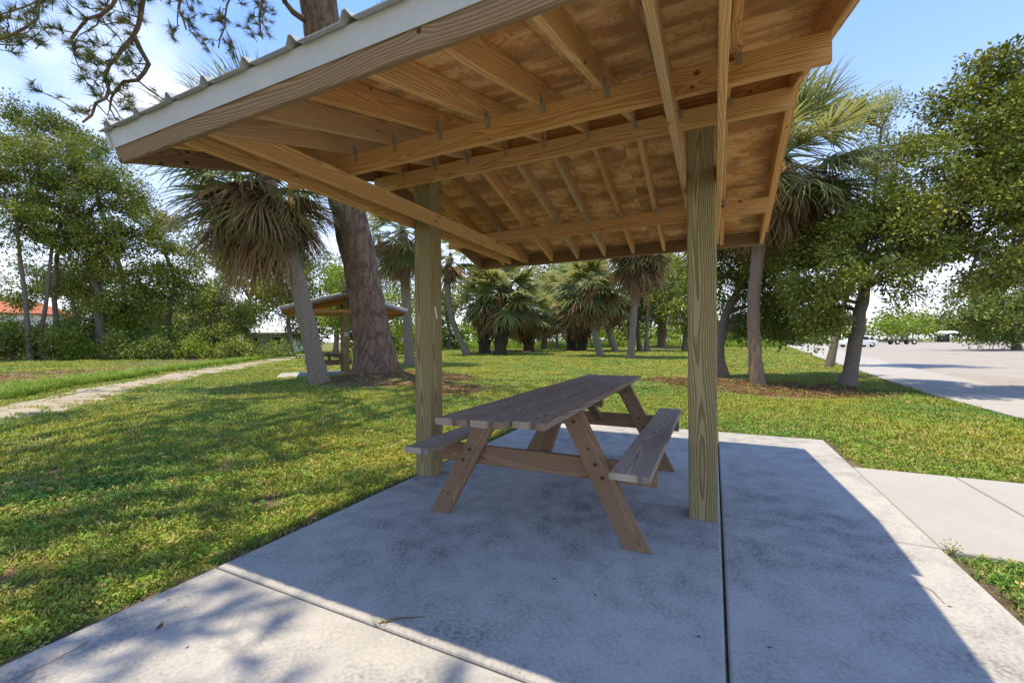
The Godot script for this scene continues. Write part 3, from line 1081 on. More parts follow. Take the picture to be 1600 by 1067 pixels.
func bush(called: String, label: String, group: String, blobs: Array, kit: String, size: float, fill: float, leaf: Material, gap := -0.2) -> Node3D:
	var base: Vector3 = blobs[0][0]
	base.y = gh(base.x, base.z)
	var t := thing(called, label, "shrub", base, 0.0, group)
	var g := Geo.new()
	var xs := []
	var cs := PackedColorArray()
	var gapn := noise(0.8 / maxf(size, 0.5), 2, rng.randi() % 1000)
	for b in blobs:
		var c: Vector3 = b[0] - base
		var r: float = b[1]
		for k in 3:
			var e := c + Vector3(rf(-0.7, 0.7), rf(0, 0.6), rf(-0.7, 0.7)) * r
			g.tube(curve(Vector3(c.x * 0.6 + rf(-0.2, 0.2), -0.1, c.z * 0.6), e, Vector3.ZERO, 4, r * 0.05), taper(5, 0.02 + 0.012 * r, 0.008), 5, false)
		for k in int(fill * r * r):
			var u := Vector3(rng.randfn(), rng.randfn(), rng.randfn()).normalized() * pow(rng.randf(), 0.4) * r * 1.05
			var p := c + u
			if p.y < 0.02 or gapn.get_noise_3d(p.x, p.y, p.z) < gap:
				continue
			xs.append(Transform3D(rot().scaled(Vector3.ONE * size * rf(0.7, 1.25)), p))
			cs.append(tinted(0.3, 0.14))
	part(t, "stem", g.mesh(), M.oak_bark)
	copies(t, "foliage", K[kit][rng.randi() % 3], leaf, xs, cs).set_meta("kind", "stuff")
	return t

# a fan palm: base and top of the trunk, leaf scale, how many green and dead leaves
func palm(label: String, base: Vector3, top: Vector3, r: float, leaf: float, green: int, dead: int, bark_: Material, bow := Vector3.ZERO, boots := false, skirt := 1.0) -> Node3D:
	var t := thing("palm_tree", label, "palm tree", base, 0.0, "palms in the park")
	var g := Geo.new()
	var nz := noise(9.0, 3, rng.randi() % 1000)
	var h := top - base
	var pts := []
	var rad := []
	var n := 70
	for k in n + 1:
		var s := float(k) / n * (1.0 - 0.25 * leaf / h.length())
		pts.append(h * s + bow * sin(s * PI) + Vector3(0, -0.12 * (1.0 - s), 0))
		rad.append(r * (1.0 + 0.45 * exp(-s * 16.0) + (0.35 if boots else 0.12) * smoothstep(0.8, 1.0, s)) * (1.0 + (0.035 if k % 2 else -0.02)))
	g.tube(pts, rad, 20, true, 0.24, nz)
	part(t, "trunk", g.mesh(), bark_)
	if boots:
		# the stubs of old leaf stalks, set in a spiral
		var bg := Geo.new()
		for k in 90:
			var s := 0.12 + 0.88 * k / 90.0
			var a := k * 2.4
			var d := Vector3(cos(a), 0, sin(a))
			var p := h * s + bow * sin(s * PI) + d * r * 0.95
			bg.tube([p, p + d * r * 0.45 + Vector3(0, r * 0.9, 0)], [r * 0.22, r * 0.12], 5, true)
		var o := part(t, "leaf_bases", bg.mesh(), M.boots)
		o.set_meta("kind", "stuff")
	var crown := h + Vector3(0, 0.1, 0)
	var far := base.length() > 26.0
	var hub := Geo.new()
	hub.tube([h * 0.98 - h.normalized() * 0.3 * leaf, h + Vector3(0, 0.12, 0) * leaf], [r * 0.9, r * 0.3], 8)
	part(t, "bud", hub.mesh(), M.boots)
	for k in green:
		var s := (k + 0.5) / green
		var a := k * 2.39996 + rf(-0.25, 0.25)
		var pitch := lerpf(1.2, -1.05, pow(s, 0.85)) + rf(-0.15, 0.15)
		var kind: Array = (K.far_young if far else K.fan_young) if s < 0.12 else (K.far_fan if far else K.fan)
		var m: Material = M.frond[[0, 0, 0, 1, 1, 1, 1, 2][rng.randi() % 8]]
		var bs := Basis(Vector3.UP, a) * Basis(Vector3.RIGHT, -pitch) * Basis(Vector3.BACK, rf(-0.35, 0.35))
		part(t, "frond", kind[rng.randi() % 3], m, Transform3D(bs.scaled(Vector3.ONE * leaf * rf(0.88, 1.1)), crown + Vector3(0, -0.35 * s * leaf, 0)))
	for k in dead:
		var s := (k + 0.5) / dead
		var a := k * 2.39996 + rf(-0.3, 0.3)
		var pitch := lerpf(-0.6, -1.32, s) + rf(-0.15, 0.15)
		var bs := Basis(Vector3.UP, a) * Basis(Vector3.RIGHT, -pitch) * Basis(Vector3.BACK, rf(-0.9, 0.9))
		part(t, "dead_frond", (K.far_dead if far else K.fan_dead)[rng.randi() % 3], M.dead_frond[rng.randi() % 3], Transform3D(bs.scaled(Vector3.ONE * leaf * rf(0.65, 1.15) * lerpf(1.0, skirt, s)), crown + Vector3(0, (-0.12 - 0.38 * s) * leaf, 0) - (h.normalized() - Vector3.UP) * (0.12 + 0.38 * s) * leaf))
	return t

# pine: explicit limbs, each with side twigs that end in needle tufts
func pine(label: String, trunk: Array, radii: Array, limbs: Array, tufts_per_m: float) -> Node3D:
	var base: Vector3 = trunk[0]
	var t := thing("pine_tree", label, "tree", base, 0.0)
	var g := Geo.new()
	var nz := noise(2.2, 3, 901)
	var pts := []
	var rad := []
	for k in trunk.size() - 1:
		for s in 14:
			var f := s / 14.0
			pts.append(trunk[k].lerp(trunk[k + 1], f) - base)
			rad.append(lerpf(radii[k], radii[k + 1], f))
	pts.append(trunk[-1] - base)
	rad.append(radii[-1])
	g.tube(pts, rad, 40, true, 0.13, nz)
	part(t, "trunk", g.mesh(), M.pine_bark)
	var lg := Geo.new()
	var xs := []
	var cs := PackedColorArray()
	for l in limbs:
		var q: Array = l[0].map(func(p): return p - base)
		# smooth the limb
		var c3 := Curve3D.new()
		for k in q.size():
			var d: Vector3 = (q[mini(k + 1, q.size() - 1)] - q[maxi(k - 1, 0)]) * 0.18
			c3.add_point(q[k], -d, d)
		var total := c3.get_baked_length()
		var n := maxi(6, int(total / 0.25))
		var lp := []
		var lr := []
		for k in n + 1:
			var s := float(k) / n
			lp.append(c3.sample_baked(total * s) + (Vector3(rf(-1, 1), rf(-1, 1), rf(-1, 1)) * 0.035 if k > 0 else Vector3.ZERO))
			lr.append(lerpf(l[1], maxf(0.014, l[1] * 0.14), s))
		lg.tube(lp, lr, 8, true, 0.15, nz)
		var twigs := int(total * l[2])
		for k in twigs:
			var s := lerpf(l[3], 1.0, (k + rf(0, 1)) / twigs)
			var i := mini(int(s * n), n - 1)
			var o: Vector3 = lp[i]
			var along: Vector3 = (lp[i + 1] - lp[maxi(i - 1, 0)]).normalized()
			var dir := (along * 0.5 + Vector3(rf(-1, 1), rf(-0.75, 0.6), rf(-1, 1))).normalized()
			var len_ := rf(0.35, 1.25) * lerpf(1.0, 0.6, s)
			var e := o + dir * len_ + Vector3(0, rf(-0.15, 0.2), 0)
			var tw := curve(o, e, Vector3(0, rf(-0.15, 0.1), 0), 4, 0.05)
			lg.tube(tw, taper(5, minf(lr[i] * 0.6, 0.02), 0.007), 5, false)
			var nt := maxi(3, int(len_ * tufts_per_m))
			for j in nt:
				var p: Vector3 = tw[1 + (j % 4)] + Vector3(rf(-1, 1), rf(-1, 1), rf(-1, 1)) * 0.13
				if j == 0:
					p = tw[4]
				var d := (dir + Vector3(rf(-1, 1), rf(-0.3, 1), rf(-1, 1))).normalized()
				var x := d.cross(Vector3(0.3, 0.1, 0.9)).normalized()
				xs.append(Transform3D(Basis(x, d, x.cross(d)).scaled(Vector3.ONE * rf(0.75, 1.15)), p))
				cs.append(tinted(0.3, 0.2))
	part(t, "limbs", lg.mesh(), M.pine_bark)
	copies(t, "crown", K.needle[0], M.needle, xs, cs).set_meta("kind", "stuff")
	return t

# blobs given as picture position, radius in picture units and metres in front (+) or behind (-) of the trunk's distance
func pb(list: Array, depth: float) -> Array:
	var out := []
	for b in list:
		var d: float = depth - (b[3] if b.size() > 3 else rf(-0.3, 0.3) * b[2] / F * depth)
		out.append([at(b[0], b[1], d), b[2] / F * d])
	return out

func tp(list: Array, depth: float) -> Array:
	var out := []
	for i in list.size():
		var p := at(list[i][0], list[i][1], depth)
		if i == 0:
			p = on_ground(p)
		out.append(p)
	return out

func lawn() -> void:
	# turf blades: dense near the viewer, thinner and larger far off
	var bare := noise(0.55, 3, 61)
	var yellow := noise(0.22, 3, 62)
	var lists := []
	var cols := []
	for i in 6:
		lists.append([])
		cols.append(PackedColorArray())
	var inv := cam_basis.inverse()
	var bands := [[1.2, 4.0, 1000.0, 1.0], [4.0, 7.0, 560.0, 1.15], [7.0, 12.0, 230.0, 1.5], [12.0, 22.0, 70.0, 2.2], [22.0, 40.0, 22.0, 3.3], [40.0, 75.0, 5.0, 5.0]]
	for b in bands:
		var lo: float = b[0]
		var hi: float = b[1]
		# sample in the wedge the camera can see, uniformly over the ground
		var half := 1.0 if lo > 20.0 else 1.05
		var area := half * 2.0 * (hi * hi - lo * lo) / 2.0
		for k in int(area * b[2]):
			var r := sqrt(lerpf(lo * lo, hi * hi, rng.randf()))
			var a := rf(-half, half)
			var p := Vector3(sin(a) * r, 0, -cos(a) * r)
			p = Basis(Vector3.UP, 0.44424) * p
			if paved(p.x, p.z, 0.02):
				continue
			var soil := 0.0
			var edge := 9.0
			if p.z > -6.6:
				edge = minf(absf(p.x + 2.589), absf(p.x - 1.248))
			if edge < 0.10 and rng.randf() < 0.8:
				continue
			var pd := path_dist(p.x, p.z)
			if pd < 0.15 and rng.randf() < clampf(0.45 - pd * 0.75, 0.25, 0.96):
				continue
			var v := bare.get_noise_2d(p.x, p.z)
			if v > 0.3 and rng.randf() < 0.45:
				continue
			var skip := false
			for m in [[Vector2(-9.3, -10.8), 2.5], [Vector2(-6.2, -9.3), 1.0], [Vector2(1.3, -12.6), 1.9], [Vector2(-0.9, -13.4), 0.9], [Vector2(-26.5, -9.5), 3.2], [Vector2(-22.5, -5.8), 3.0], [Vector2(-21, -41), 4.0], [Vector2(-33, -17), 4.5]]:
				if Vector2(p.x, p.z).distance_to(m[0]) < m[1] and rng.randf() < 0.82:
					skip = true
			for m in worn_spots:
				var q: Vector2 = (Vector2(p.x, p.z) - m[0]).rotated(-0.45)
				if Vector2(q.x / m[1], q.y / m[2]).length() < rf(0.7, 1.15) and rng.randf() < 0.6:
					skip = true
			if skip:
				continue
			var sc: float = b[3] * rf(0.7, 1.3)
			var i := rng.randi() % 4
			if lo < 7.0 and rng.randf() < 0.45:
				i = 4 + rng.randi() % 2
			var dry := yellow.get_noise_2d(p.x, p.z)
			var c := Color(0.92 + 0.6 * dry + rf(-0.15, 0.3), 1.0 + 0.2 * dry + rf(-0.18, 0.18), 0.8 + rf(-0.2, 0.3))
			if rng.randf() < 0.10:
				c = Color(2.1, 1.35, 2.6) * rf(0.7, 1.1)
			lists[i].append(Transform3D(Basis.from_euler(Vector3(rf(-0.2, 0.2), rf(0, TAU), rf(-0.2, 0.2))).scaled(Vector3(sc, sc * (0.9 if b[3] < 2.0 else 0.6), sc)), Vector3(p.x, gh(p.x, p.z) - 0.004 + (0.014 if i > 3 else 0.0), p.z)))
			cols[i].append(c)
	for i in 6:
		var o := copies(self, "lawn_grass", K.grass[i] if i < 4 else K.weed[i - 4], M.grass, lists[i], cols[i])
		o.set_meta("kind", "stuff")
		tag(o, "short weedy green lawn grass growing round the concrete pad", "grass", "lawn grass")
	var lx := []
	var lc := PackedColorArray()
	for m in [[Vector2(-9.3, -10.8), 2.8, 2.2, 1500], [Vector2(-6.2, -9.3), 1.6, 1.0, 500], [Vector2(1.3, -12.6), 2.6, 1.4, 1300], [Vector2(-0.9, -13.4), 1.1, 0.9, 350], [Vector2(-25.0, -8.0), 4.5, 3.6, 1100], [Vector2(-21.0, -41.0), 5.0, 2.6, 500]]:
		for k in m[3]:
			var a := rf(0, TAU)
			var rr := sqrt(rng.randf())
			var p: Vector2 = m[0] + Vector2(cos(a) * m[1], sin(a) * m[2]) * rr
			var sc := rf(1.2, 3.0) * (1.0 if m[0].y > -20.0 else 2.5)
			lx.append(Transform3D(Basis(Vector3.UP, rf(0, TAU)).scaled(Vector3(sc, sc * 0.35, sc)), Vector3(p.x, gh(p.x, p.y) + 0.012, p.y)))
			lc.append(tinted(0.45, 0.1))
	var lo_ := copies(self, "leaf_litter", K.weed[0], M.dead_frond[0], lx, lc)
	lo_.set_meta("kind", "stuff")
	tag(lo_, "dry brown leaf litter strewn under the pine and palms", "leaf litter")
	# the unmown strip beyond the footpath, and rough grass under the far shrubs
	var xs := []
	var cs := PackedColorArray()
	for k in 5200:
		var t := rng.randf()
		var i := mini(int(t * 6), 5)
		var q: Vector2 = path_pts[i][0].lerp(path_pts[i + 1][0], t * 6 - i)
		var off := 1.3 + absf(rng.randfn()) * 0.75
		var p := q + Vector2(-0.78, 0.62) * off * -1.0 * (-1.0)
		p += Vector2(rf(-0.6, 0.6), rf(-0.6, 0.6))
		if path_dist(p.x, p.y) < 0.35:
			continue
		xs.append(Transform3D(Basis.from_euler(Vector3(0, rf(0, TAU), 0)).scaled(Vector3.ONE * rf(0.3, 0.8)), Vector3(p.x, gh(p.x, p.y), p.y)))
		cs.append(tinted(0.2, 0.15))
	var o := copies(self, "tall_grass", K.tall[0], M.tall_grass, xs, cs)
	o.set_meta("kind", "stuff")
	tag(o, "bright unmown grass along the sandy footpath", "grass")
	xs = []
	cs = PackedColorArray()
	for k in 3800:
		var p := gat(rf(560, 1330), rf(66, 95))
		if p.x > walk_edge(p.z, 1) - 1.0:
			continue
		xs.append(Transform3D(Basis.from_euler(Vector3(0, rf(0, TAU), 0)).scaled(Vector3(3.2, rf(2.0, 4.2), 3.2)), Vector3(p.x, gh(p.x, p.z) - 0.05, p.z)))
		cs.append(tinted(0.2, 0.15))
	o = copies(self, "tall_grass", K.tall[1], M.tall_grass, xs, cs)
	o.set_meta("kind", "stuff")
	tag(o, "yellow-green rough meadow grass far behind the palm grove", "grass")

func debris() -> void:
	# twigs and leaves lying about on the concrete and the lawn
	var spots := [[136, 1005, 0.28, "thin bent grey twig on the sunlit concrete beside the lawn edge"], [1205, 0, 0.0, ""], [1432, 912, 0.16, "short straight twig on the sunlit slab beside the grass corner"]]
	for s in spots:
		if s[3] == "":
			continue
		var p := floor_at(s[0], s[1])
		var g := Geo.new()
		var a := rf(0, TAU)
		var d := Vector3(cos(a), 0, sin(a))
		g.tube([Vector3(0, 0.004, 0), d * s[2] * 0.5 + Vector3(0.02, 0.005, -0.02), d * s[2] + Vector3(0.0, 0.004, 0.02)], [0.0016, 0.0015, 0.001], 5)
		tag(part(self, "twig", g.mesh(), M.twig, Transform3D(Basis(), p)), s[3], "twig")
	# leafy weed with a long stem in the joint of the slabs
	var w := floor_at(592, 974)
	var t := thing("joint_weed", "small green weed with a long stem growing in the slab joint", "weed", w)
	var g := Geo.new()
	g.tube([Vector3.ZERO, Vector3(0.07, 0.012, -0.05), Vector3(0.18, 0.02, -0.10)], [0.004, 0.004, 0.002], 5)
	part(t, "stem", g.mesh(), M.twig)
	part(t, "foliage", leaf_clump(60, 0.012, 0.03, 700, 0.35), M.needle, Transform3D(Basis().scaled(Vector3(1.2, 0.3, 0.8)), Vector3(0.0, 0.012, 0.0)))
	w = floor_at(1487, 861)
	w.y = -0.02
	t = thing("corner_weed", "pale leafy weed at the inner corner of the pad and walk", "weed", w)
	g = Geo.new()
	for k in 7:
		var e := Vector3(rf(-0.05, 0.05), rf(0.03, 0.065), rf(-0.04, 0.04))
		g.tube([Vector3.ZERO, e * 0.5 + Vector3(0, 0.02, 0), e], [0.003, 0.002, 0.001], 4)
	part(t, "stem", g.mesh(), M.twig)
	part(t, "foliage", leaf_clump(60, 0.018, 0.045, 701, 0.45), M.grass, Transform3D(Basis(), Vector3(0, 0.04, 0)))
	# single dry leaves
	var lg := Geo.new()
	var rim := []
	for k in 12:
		var a := TAU * k / 12
		rim.append(Vector3(cos(a) * 0.035, 0.006 + 0.012 * cos(a) * cos(a), sin(a) * 0.017))
	for k in 12:
		var i := lg.vert(Vector3(0, 0.004, 0))
		lg.vert(rim[k])
		lg.vert(rim[(k + 1) % 12])
		lg.tri(i, i + 1, i + 2)
	var leaf_mesh := lg.mesh(true)
	var dry := mat(lin(0.40, 0.29, 0.15), 0.8)
	var old := mat(lin(0.10, 0.07, 0.05), 0.8)
	var k := 0
	for s in [[248, 981, 1], [160, 878, 0], [262, 938, 1], [292, 1012, 1], [866, 905, 1], [1092, 995, 1], [930, 930, 1], [1203, 1012, 1], [1485, 948, 1]]:
		var p := floor_at(s[0], s[1])
		if s[2] == 0:
			p.y = 0.02
		var sz := rf(0.16, 0.34) if k > 1 else 0.6
		var o := part(self, "fallen_leaf", leaf_mesh, dry if s[2] == 0 else old, Transform3D(Basis(Vector3.UP, rf(0, TAU)).scaled(Vector3.ONE * sz), p))
		tag(o, "pale dry leaf lying on the sunny lawn" if s[2] == 0 else "small dark dry leaf lying on the bare concrete", "leaf", "dry leaves on the lawn" if s[2] == 0 else "dark leaves on the concrete")
		k += 1

func floor_at(px: float, py: float) -> Vector3:
	var d := cam_basis * Vector3((px - 800.0) / F, -(py - 533.5) / F, -1.0)
	var p := CAM + d * (-CAM.y / d.y)
	p.y = 0.001
	return p

# ---------------------------------------------------------------- far things: houses, car, trailer, posts
func house(called: String, label: String, c: Vector3, turn: float, size: Vector3, wall: Material, roof: Material, rise: float, windows: Array) -> void:
	var t := thing(called, label, "house", c, turn)
	var g := Geo.new()
	g.box(Vector3(-size.x / 2, -0.1, -size.z / 2), Vector3(size.x / 2, size.y, size.z / 2))
	part(t, "wall", g.mesh(), wall)
	var r := Geo.new()
	var x := size.x / 2 + 0.5
	var z := size.z / 2 + 0.5
	var y := size.y + 0.02
	var rx := maxf(x - z, 0.3)
	var a := [Vector3(-x, y, z), Vector3(x, y, z), Vector3(x, y, -z), Vector3(-x, y, -z)]
	var p := Vector3(-rx, y + rise, 0)
	var q := Vector3(rx, y + rise, 0)
	r.face([a[0], a[1], q, p])
	r.face([a[1], a[2], q])
	r.face([a[2], a[3], p, q])
	r.face([a[3], a[0], p])
	r.box(Vector3(-x, y - 0.2, -z), Vector3(x, y - 0.005, z))
	part(t, "roof", r.mesh(), roof)
	for w in windows:
		var wg := Geo.new()
		wg.box(Vector3(w[0] - w[2] / 2, w[1] - w[3] / 2, size.z / 2 - 0.05), Vector3(w[0] + w[2] / 2, w[1] + w[3] / 2, size.z / 2 + 0.04))
		var f := part(t, "window", wg.mesh(), M.white_trim)
		var pg := Geo.new()
		pg.box(Vector3(w[0] - w[2] / 2 + 0.08, w[1] - w[3] / 2 + 0.08, size.z / 2 + 0.03), Vector3(w[0] + w[2] / 2 - 0.08, w[1] + w[3] / 2 - 0.08, size.z / 2 + 0.055))
		part(f, "pane", pg.mesh(), M.dark_glass)

func wheel(parent: Node, p: Vector3, r: float, w: float, axis := Vector3.BACK) -> void:
	var g := Geo.new()
	g.tube([p - axis * w / 2, p - axis * w * 0.42, p + axis * w * 0.42, p + axis * w / 2], [r * 0.9, r, r, r * 0.9], 20)
	var o := part(parent, "wheel", g.mesh(), M.tyre)
	var h := Geo.new()
	h.tube([p - axis * (w / 2 + 0.012), p + axis * (w / 2 + 0.012)], [r * 0.6, r * 0.6], 14)
	part(o, "rim", h.mesh(), M.rim)

func car(pos: Vector3, turn: float) -> void:
	var t := thing("parked_car", "white five-door utility car parked on the far side of the road", "car", pos, turn)
	# lofted body: cross-sections along x
	var body := Geo.new()
	var lower := [[-2.35, 0.45, 0.80, 0.70], [-2.25, 0.30, 0.95, 0.84], [-1.2, 0.28, 1.05, 0.92], [0.6, 0.28, 1.08, 0.92], [1.2, 0.28, 1.05, 0.92], [2.1, 0.30, 0.92, 0.86], [2.38, 0.42, 0.75, 0.72]]
	loft(body, lower, 0.10)
	part(t, "body", body.mesh(), M.car_paint)
	var cab := Geo.new()
	var upper := [[-2.22, 0.9, 1.0, 0.80], [-1.95, 0.95, 1.45, 0.76], [-1.5, 1.0, 1.64, 0.70], [-0.2, 1.0, 1.70, 0.69], [0.35, 1.0, 1.62, 0.70], [1.25, 1.0, 1.08, 0.80]]
	loft(cab, upper, 0.16)
	part(t, "roof", cab.mesh(), M.car_paint)
	for s in [-1.0, 1.0]:
		for w in [[-1.85, -1.15], [-1.08, -0.25], [-0.18, 0.75]]:
			var g := Geo.new()
			var top0 := 1.52
			var top1: float = 1.55 if w[1] < 0.5 else 1.14
			var q := [Vector3(w[0], 1.06, 0.835 * s), Vector3(w[1], 1.06, 0.835 * s), Vector3(w[1] - (0.22 if w[1] < 0.5 else 0.0), top1, 0.765 * s), Vector3(w[0] + (0.1 if w[0] > -1.5 else 0.28), top0, 0.765 * s)]
			if s < 0:
				q.reverse()
			g.face(q)
			part(t, "window", g.mesh(), M.dark_glass)
		for x in [-1.45, 1.45]:
			wheel(t, Vector3(x, 0.34, 0.80 * s), 0.34, 0.24)
		var hl := Geo.new()
		hl.box(Vector3(2.12, 0.66, 0.62 * s - 0.12), Vector3(2.33, 0.82, 0.62 * s + 0.12))
		part(t, "headlight", hl.mesh(), M.rim)
		var tl := Geo.new()
		tl.box(Vector3(-2.34, 0.75, 0.66 * s - 0.1), Vector3(-2.2, 0.98, 0.66 * s + 0.1))
		part(t, "tail_light", tl.mesh(), M.red_plastic)

func loft(g: Geo, secs: Array, ease: float) -> void:
	var ring := func(s: Array) -> Array:
		var w: float = s[3]
		return [Vector3(s[0], s[1], w - ease * 0.3), Vector3(s[0], s[1] + ease, w), Vector3(s[0], s[2] - ease * 1.2, w - 0.02), Vector3(s[0], s[2], w - ease * 1.5), Vector3(s[0], s[2], -w + ease * 1.5), Vector3(s[0], s[2] - ease * 1.2, -w + 0.02), Vector3(s[0], s[1] + ease, -w), Vector3(s[0], s[1], -w + ease * 0.3)]
	for k in secs.size() - 1:
		var a: Array = ring.call(secs[k])
		var b: Array = ring.call(secs[k + 1])
		for i in 8:
			var j := (i + 1) % 8
			g.quad(a[i], b[i], b[j], a[j])
	var e: Array = ring.call(secs[0])
	g.face(e)
	e = ring.call(secs[-1])
	e.reverse()
	g.face(e)

func trailer(pos: Vector3, turn: float) -> void:
	var t := thing("flat_trailer", "low dark flatbed trailer with two axles standing beyond the car", "trailer", pos, turn)
	var g := Geo.new()
	g.box(Vector3(-3.2, 0.62, -1.05), Vector3(3.2, 0.78, 1.05))
	part(t, "bed", g.mesh(), M.dark_metal)
	var r := Geo.new()
	r.box(Vector3(-3.2, 0.785, -1.05), Vector3(3.2, 0.90, -0.98))
	part(t, "rail", r.mesh(), M.dark_metal)
	var d := Geo.new()
	d.tube([Vector3(-3.2, 0.66, 0.5), Vector3(-4.6, 0.55, 0)], [0.06, 0.05], 8)
	d.tube([Vector3(-3.2, 0.66, -0.5), Vector3(-4.6, 0.55, 0)], [0.06, 0.05], 8)
	part(t, "drawbar", d.mesh(), M.dark_metal)
	for s in [-1.0, 1.0]:
		for x in [-1.2, 1.7]:
			wheel(t, Vector3(x, 0.4, 0.95 * s), 0.4, 0.26)

# ---------------------------------------------------------------- sky
func sky_image() -> Image:
	# clear air with thin bright cloud, the same all round
	var w := 1024
	var h := 512
	var im := Image.create(w, h, false, Image.FORMAT_RGBF)
	var n1 := noise(1.1, 5, 13)
	var n2 := noise(3.0, 4, 15)
	for y in h:
		var el := PI * (0.5 - (y + 0.5) / h)
		var up := sin(el)
		for x in w:
			var az := TAU * (x + 0.5) / w
			var d := Vector3(cos(el) * sin(az), up, cos(el) * cos(az))
			var c := Color(0.098, 0.178, 0.36)
			c = c.lerp(Color(0.075, 0.152, 0.345), clampf(up * 1.1, 0, 1))
			c = c.lerp(Color(0.62, 0.635, 0.655), pow(1.0 - clampf(up, 0, 1), 4.8))
			if up > -0.02:
				# project on to a cloud layer so that the wisps stretch towards the horizon
				var q := Vector3(d.x, 0, d.z) / (up + 0.22)
				var cl := smoothstep(0.12, 0.8, n1.get_noise_3d(q.x * 0.55, q.z * 0.8, 3.0) * 0.9 + 0.35 * n2.get_noise_3d(q.x * 0.6, q.z, 1.0) + 0.10)
				c = c.lerp(Color(0.40, 0.41, 0.435), cl * 0.9 * smoothstep(-0.02, 0.12, up))
			else:
				c = Color(0.20, 0.21, 0.14)
			im.set_pixel(x, y, c)
	return im

func _ready() -> void:
	rng.seed = 4242
	t_start = Time.get_ticks_msec()
	# ---- camera, sky, sun, exposure
	var cam := Camera3D.new()
	cam.name = "camera"
	cam.position = CAM
	cam.basis = cam_basis
	cam.fov = rad_to_deg(2.0 * atan(533.5 / F))
	cam.near = 0.05
	cam.far = 2000.0
	cam.current = true
	add_child(cam)
	var env := Environment.new()
	env.background_mode = Environment.BG_SKY
	var sky := Sky.new()
	var pan := PanoramaSkyMaterial.new()
	pan.panorama = ImageTexture.create_from_image(sky_image())
	sky.sky_material = pan
	env.sky = sky
	env.tonemap_mode = Environment.TONE_MAPPER_LINEAR
	env.tonemap_exposure = 3.7
	env.sdfgi_enabled = true
	env.ssao_enabled = true
	env.ssil_enabled = true
	var we := WorldEnvironment.new()
	we.name = "world"
	we.environment = env
	add_child(we)
	var sun := DirectionalLight3D.new()
	sun.name = "sun"
	sun.light_energy = 0.61
	sun.light_color = Color(1.0, 0.93, 0.80)
	sun.light_angular_distance = 0.53
	sun.shadow_enabled = true
	add_child(sun)
	sun.look_at_from_position(Vector3.ZERO, Vector3(0.157, -1.0, -0.135), Vector3.FORWARD)
	print("start ", Time.get_ticks_msec() - t_start)
	materials()
	M.white_trim = mat(lin(0.7, 0.7, 0.68), 0.6)
	M.dark_glass = mat(lin(0.03, 0.035, 0.04), 0.1)
	M.tyre = mat(lin(0.02, 0.02, 0.02), 0.9)
	M.rim = mat(lin(0.5, 0.5, 0.5), 0.35, 0.7)
	M.car_paint = mat(lin(0.78, 0.79, 0.80), 0.25)
	M.red_plastic = mat(lin(0.4, 0.02, 0.02), 0.3)
	M.dark_metal = mat(lin(0.05, 0.05, 0.05), 0.7)
	M.roof_tile = noise_mat(1.6, 128, [[8.0, 0.5, 3]], [[0.0, lin(0.24, 0.08, 0.045)], [1.0, lin(0.50, 0.21, 0.12)]], 71)
	M.white_wall = mat(lin(0.72, 0.74, 0.74), 0.7)
	M.stucco = noise_mat(4.0, 128, [[2.0, 0.4, 3]], [[0.0, lin(0.55, 0.54, 0.50)], [1.0, lin(0.72, 0.71, 0.67)]], 72)
	print("materials ", Time.get_ticks_msec() - t_start)
	foliage_kit()
	ground()
	print("ground ", Time.get_ticks_msec() - t_start)
	# ---- the shelter, its table, and the second shelter beyond the pine
	var s1 := shelter("open timber picnic shelter with honey brown rafters over the concrete pad")
	# a scuff of pale paint on one post
	var pg := Geo.new()
	pg.face([Vector3(-1.1235, 1.62, 0.035), Vector3(-1.1235, 1.615, 0.012), Vector3(-1.1235, 1.50, -0.02), Vector3(-1.1235, 1.505, 0.008), Vector3(-1.1235, 1.58, 0.03)])
	part(s1, "paint_mark", pg.mesh(), M.white_trim)
	picnic_table("weathered grey picnic table with brown legs standing under the near shelter")
	var s2: Node3D = s1.duplicate()
	s2.name = numbered("picnic_shelter")
	add_child(s2)
	var far_post := gat(541, 16.1)
	var to_cam := (CAM - far_post)
	var ang := atan2(to_cam.x, to_cam.z)
	s2.rotation.y = ang + PI / 2 + 0.06
	var end_off := Basis(Vector3.UP, s2.rotation.y) * Vector3(-1.219, 0, 0)
	s2.position = far_post - end_off + Vector3(0, 0.0, 0)
	tag(s2, "grey-roofed timber picnic shelter standing behind the big pine trunk", "shelter")
	var mark := s2.get_node_or_null("paint_mark")
	if mark:
		s2.remove_child(mark)
		mark.free()
	# its number plate
	var plate := Geo.new()
	plate.box(Vector3(-1.3215, 1.50, -0.075), Vector3(-1.3155, 1.63, 0.075))
	var pl := part(s2, "number_plate", plate.mesh(), M.white_trim)
	var tm := TextMesh.new()
	tm.text = "13"
	tm.font_size = 16
	tm.pixel_size = 0.0075
	tm.depth = 0.002
	part(pl, "lettering", tm, M.dark_metal, Transform3D(Basis(Vector3.UP, -PI / 2), Vector3(-1.323, 1.565, 0)))
	var pad2 := setting("pavement")
	pad2.position = s2.position
	pad2.rotation.y = s2.rotation.y
	pad(pad2, "slab", -1.75, 2.0, -2.4, 2.4, M.slab, 0.0)
	var tb := picnic_table("weathered picnic table half hidden behind the big pine trunk")
	tb.position = s2.position + Basis(Vector3.UP, s2.rotation.y) * Vector3(0.2, 0, -0.55)
	tb.rotation.y = s2.rotation.y + PI / 2
	print("shelters ", Time.get_ticks_msec() - t_start)
	trees()
	print("trees ", Time.get_ticks_msec() - t_start)
	lawn()
	print("lawn ", Time.get_ticks_msec() - t_start)
	far_things()
	debris()
	print("done ", Time.get_ticks_msec() - t_start)

